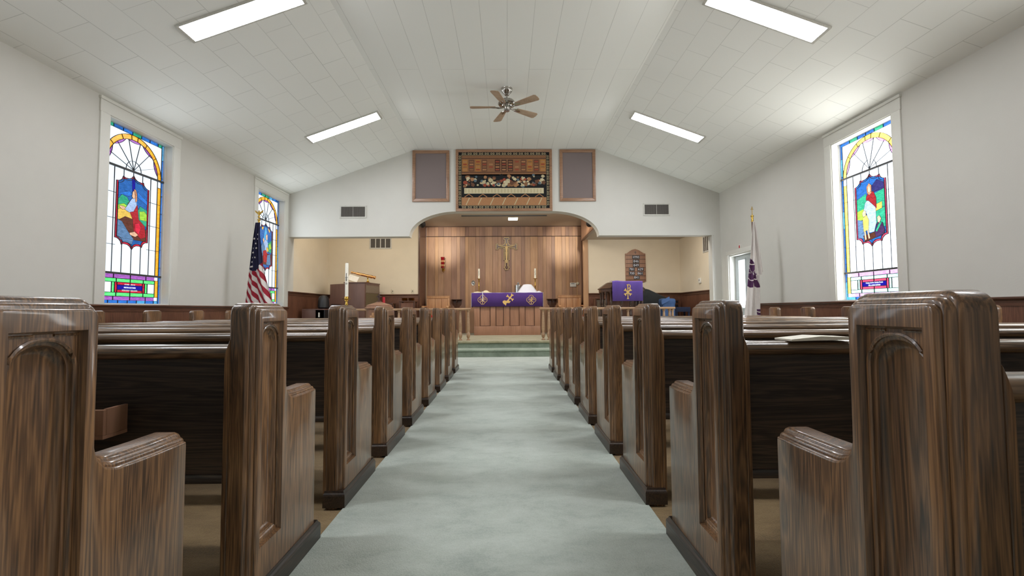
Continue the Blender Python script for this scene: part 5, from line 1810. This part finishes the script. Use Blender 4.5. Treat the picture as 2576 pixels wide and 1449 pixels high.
def draped(name, x, y, ztop, zbot, wl, wr, colour, mats, root, nu=96, nv=280, amp=.03, right_shift=0):
    """cloth hanging in folds from a pole; colour(u, z) gives the material index; wl/wr(z): left and right reach"""
    b = MB()
    pts = []
    for j in range(nv + 1):
        z_ = ztop - (ztop - zbot) * j / nv
        l, r_ = wl(z_), wr(z_)
        for i in range(nu + 1):
            u = i / nu
            px = x + l + (r_ - l) * u
            am = amp * min(1, (ztop - z_) * 2.2 + .15)
            py = y - .028 + am * (sin(u * 13 + (ztop - z_) * .8) * .7 + .5 * sin(u * 25 + 1 + z_ * 1.5)) - .02
            pts.append((px, py, z_ - .04 * abs(sin(u * 6.5)) * (j / nv)))
    fs, o = [], len(b.v)
    b.v += pts
    for j in range(nv):
        for i in range(nu):
            a = j * (nu + 1) + i
            z_ = ztop - (ztop - zbot) * (j + .5) / nv
            c = colour((i + .5) / nu, z_)
            if c is None:
                continue
            b.f.append([a, a + nu + 1, a + nu + 2, a + 1])
            b.m.append(c)
    ob = b.build(name, mats, root, smooth=True, ang=80)
    s_ = ob.modifiers.new('thick', 'SOLIDIFY')
    s_.thickness = .003
    return ob


FR = plain('flag_red', (150, 24, 44), .85, noise=.05)
FW = plain('flag_white', (214, 208, 204), .85, noise=.03)
FB = plain('flag_blue', (30, 30, 62), .85, noise=.05)
FP = plain('flag_purple', (76, 36, 78), .85, noise=.05)
x, y = -4.40, 8.17
uf = thing('national_flag', 'striped and starred national flag furled on a pole by the far left window', 'flag', (x, y, 0))
flag_pole(x, y, 2.80, uf, 'eagle')
def wl(z_): return -.035 - (2.57 - z_) * .115
def wr(z_): return .05 + max(0, (2.35 - z_)) * .10 + max(0, (1.75 - z_)) * .18
def usc(u, z_):
    px = wl(z_) + (wr(z_) - wl(z_)) * u
    lim = 1.72 + .45 * abs(px + .02) if px > -.02 else 1.72 + 1.1 * (-.02 - px)
    if z_ > lim + (px + .02) * .9:
        return 2
    k = (z_ + px * 1.55) / .088
    return 0 if int(math.floor(k)) % 2 == 0 else 1
cl = draped('flag_cloth', x, y, 2.57, .95, wl, wr, usc, [FR, FW, FB], uf)
b = MB()
k = 0
for row in range(8):
    z_ = 2.36 - row * .082
    for cxo in ((-.02, .03) if row % 2 else (-.055, .005)):
        l, r_ = wl(z_), wr(z_)
        cxo = cxo - .012 * row
        if not (l + .02 < cxo < r_ - .015):
            continue
        u = (cxo - l) / (r_ - l)
        am = .03 * min(1, (2.57 - z_) * 2.2 + .15)
        py = y - .048 + am * (sin(u * 13 + (2.57 - z_) * .8) * .7 + .5 * sin(u * 25 + 1 + z_ * 1.5)) - .012
        st_ = [(x + cxo + (.02 if q % 2 == 0 else .008) * sin(q * PI / 5 + .2), z_ + (.02 if q % 2 == 0 else .008) * cos(q * PI / 5 + .2)) for q in range(10)]
        b.prism(st_, py - .002, py + .004, 'y')
b.build('star', FW, cl)

x, y = 4.40, 8.15
wf = thing('white_flag', 'white flag with a purple emblem furled on a pole beside the side door', 'flag', (x, y, 0))
flag_pole(x, y, 2.83, wf, 'spear')
def wl2(z_): return -.02 - max(0, 2.52 - z_) * .10 - max(0, 1.95 - z_) * .02
def wr2(z_):
    if z_ > 1.62:
        return .03 + (2.52 - z_) * .13
    return .10
def wc(u, z_):
    px = wl2(z_) + (wr2(z_) - wl2(z_)) * u
    if z_ < 1.60 and px > .085:
        return None
    if z_ > 1.60 and z_ < 1.60 + (px - .05) * .6 and px > .06:
        return None
    if 1.40 < z_ < 1.885 and px < .06 - (z_ - 1.40) * .22 + (.0 if z_ > 1.5 else .0):
        q = math.hypot(px + .05, (z_ - 1.66))
        ang = math.atan2(z_ - 1.66, px + .05)
        if abs(math.sin(ang * 2.5 + .6)) < .10 + .006 / max(q, .02):
            return 0
        if abs(q - .14) < .008:
            return 0
        return 1
    if .86 < z_ < 1.02 and px > .0:
        return 0 if abs((z_ + px * .5) % .06 - .03) < .008 else 1
    return 0
draped('flag_cloth', x, y, 2.55, .86, wl2, wr2, wc, [FW, FP], wf)

# ------------------------------------------------------------------ lights
def area(name, loc, size, sizey, energy, color, rot):
    l = bpy.data.lights.new(name, 'AREA')
    l.shape = 'RECTANGLE'
    l.size, l.size_y = size, sizey
    l.energy = energy
    l.color = color
    o = bpy.data.objects.new(name, l)
    COL.objects.link(o)
    o.location = loc
    o.rotation_euler = rot
    return o


# daylight coming in through the stained glass and the door light
for side, cs, e, colr in (('l', WIN_L, 15, (.86, .94, 1)), ('r', WIN_R, 42, (1, .99, .93))):
    for yc in cs:
        xw = XL + .004 if side == 'l' else XR + .10
        area('window_daylight', (xw, yc, 2.27), 2.2, .98, e, colr, (0, -PI / 2 if side == 'l' else PI / 2, 0))
area('door_daylight', (XR + .10, 9.665, 1.5), 1.0, .26, 14, (.9, .95, 1), (0, PI / 2, 0))
# chancel lamps screened by the arch wall
area('chancel_lamp', (-.05, 10.75, 3.42), 2.6, .2, 44, (1, .90, .76), (math.radians(25), 0, 0))
area('alcove_lamp_left', (-3.5, 10.75, 3.40), 1.8, .2, 17, (1, .89, .74), (math.radians(25), 0, 0))
area('alcove_lamp_right', (3.4, 10.75, 2.90), 1.8, .2, 19, (1, .91, .80), (math.radians(25), 0, 0))

wd = bpy.data.worlds.new('world')
S.world = wd
wd.use_nodes = True
nt = wd.node_tree
bg = nt.nodes['Background']
sky = nt.nodes.new('ShaderNodeTexSky')
sky.sky_type = 'NISHITA'
sky.sun_elevation = math.radians(42)
sky.sun_rotation = math.radians(100)
sky.sun_disc = False
nt.links.new(sky.outputs[0], bg.inputs[0])
bg.inputs[1].default_value = .12

# ------------------------------------------------------------------ camera
F = 1160.0
cyv = Vector(((1276 - 1288) / F, -(780 - 724.5) / F, -1)).normalized()
cxv = Vector((1, .006, 0))
cxv = (cxv - cyv * cxv.dot(cyv)).normalized()
czv = cxv.cross(cyv)
R = Matrix((cxv, cyv, czv))          # rows: world axes as the camera sees them -> camera-to-world
cam = bpy.data.cameras.new('camera')
cam.sensor_fit = 'HORIZONTAL'
cam.sensor_width = 36
cam.lens = 36 * F / 2576
cam.clip_start = .05
co = bpy.data.objects.new('camera', cam)
COL.objects.link(co)
co.matrix_world = Matrix.Translation((0, 0, 1.0)) @ R.to_4x4()
S.camera = co

S.view_settings.view_transform = 'Standard'
S.view_settings.look = 'None'
S.view_settings.gamma = 1
S.view_settings.exposure = 0.2
S.cycles.use_denoising = True
S.cycles.max_bounces = 8
S.cycles.diffuse_bounces = 5
S.cycles.sample_clamp_indirect = 6
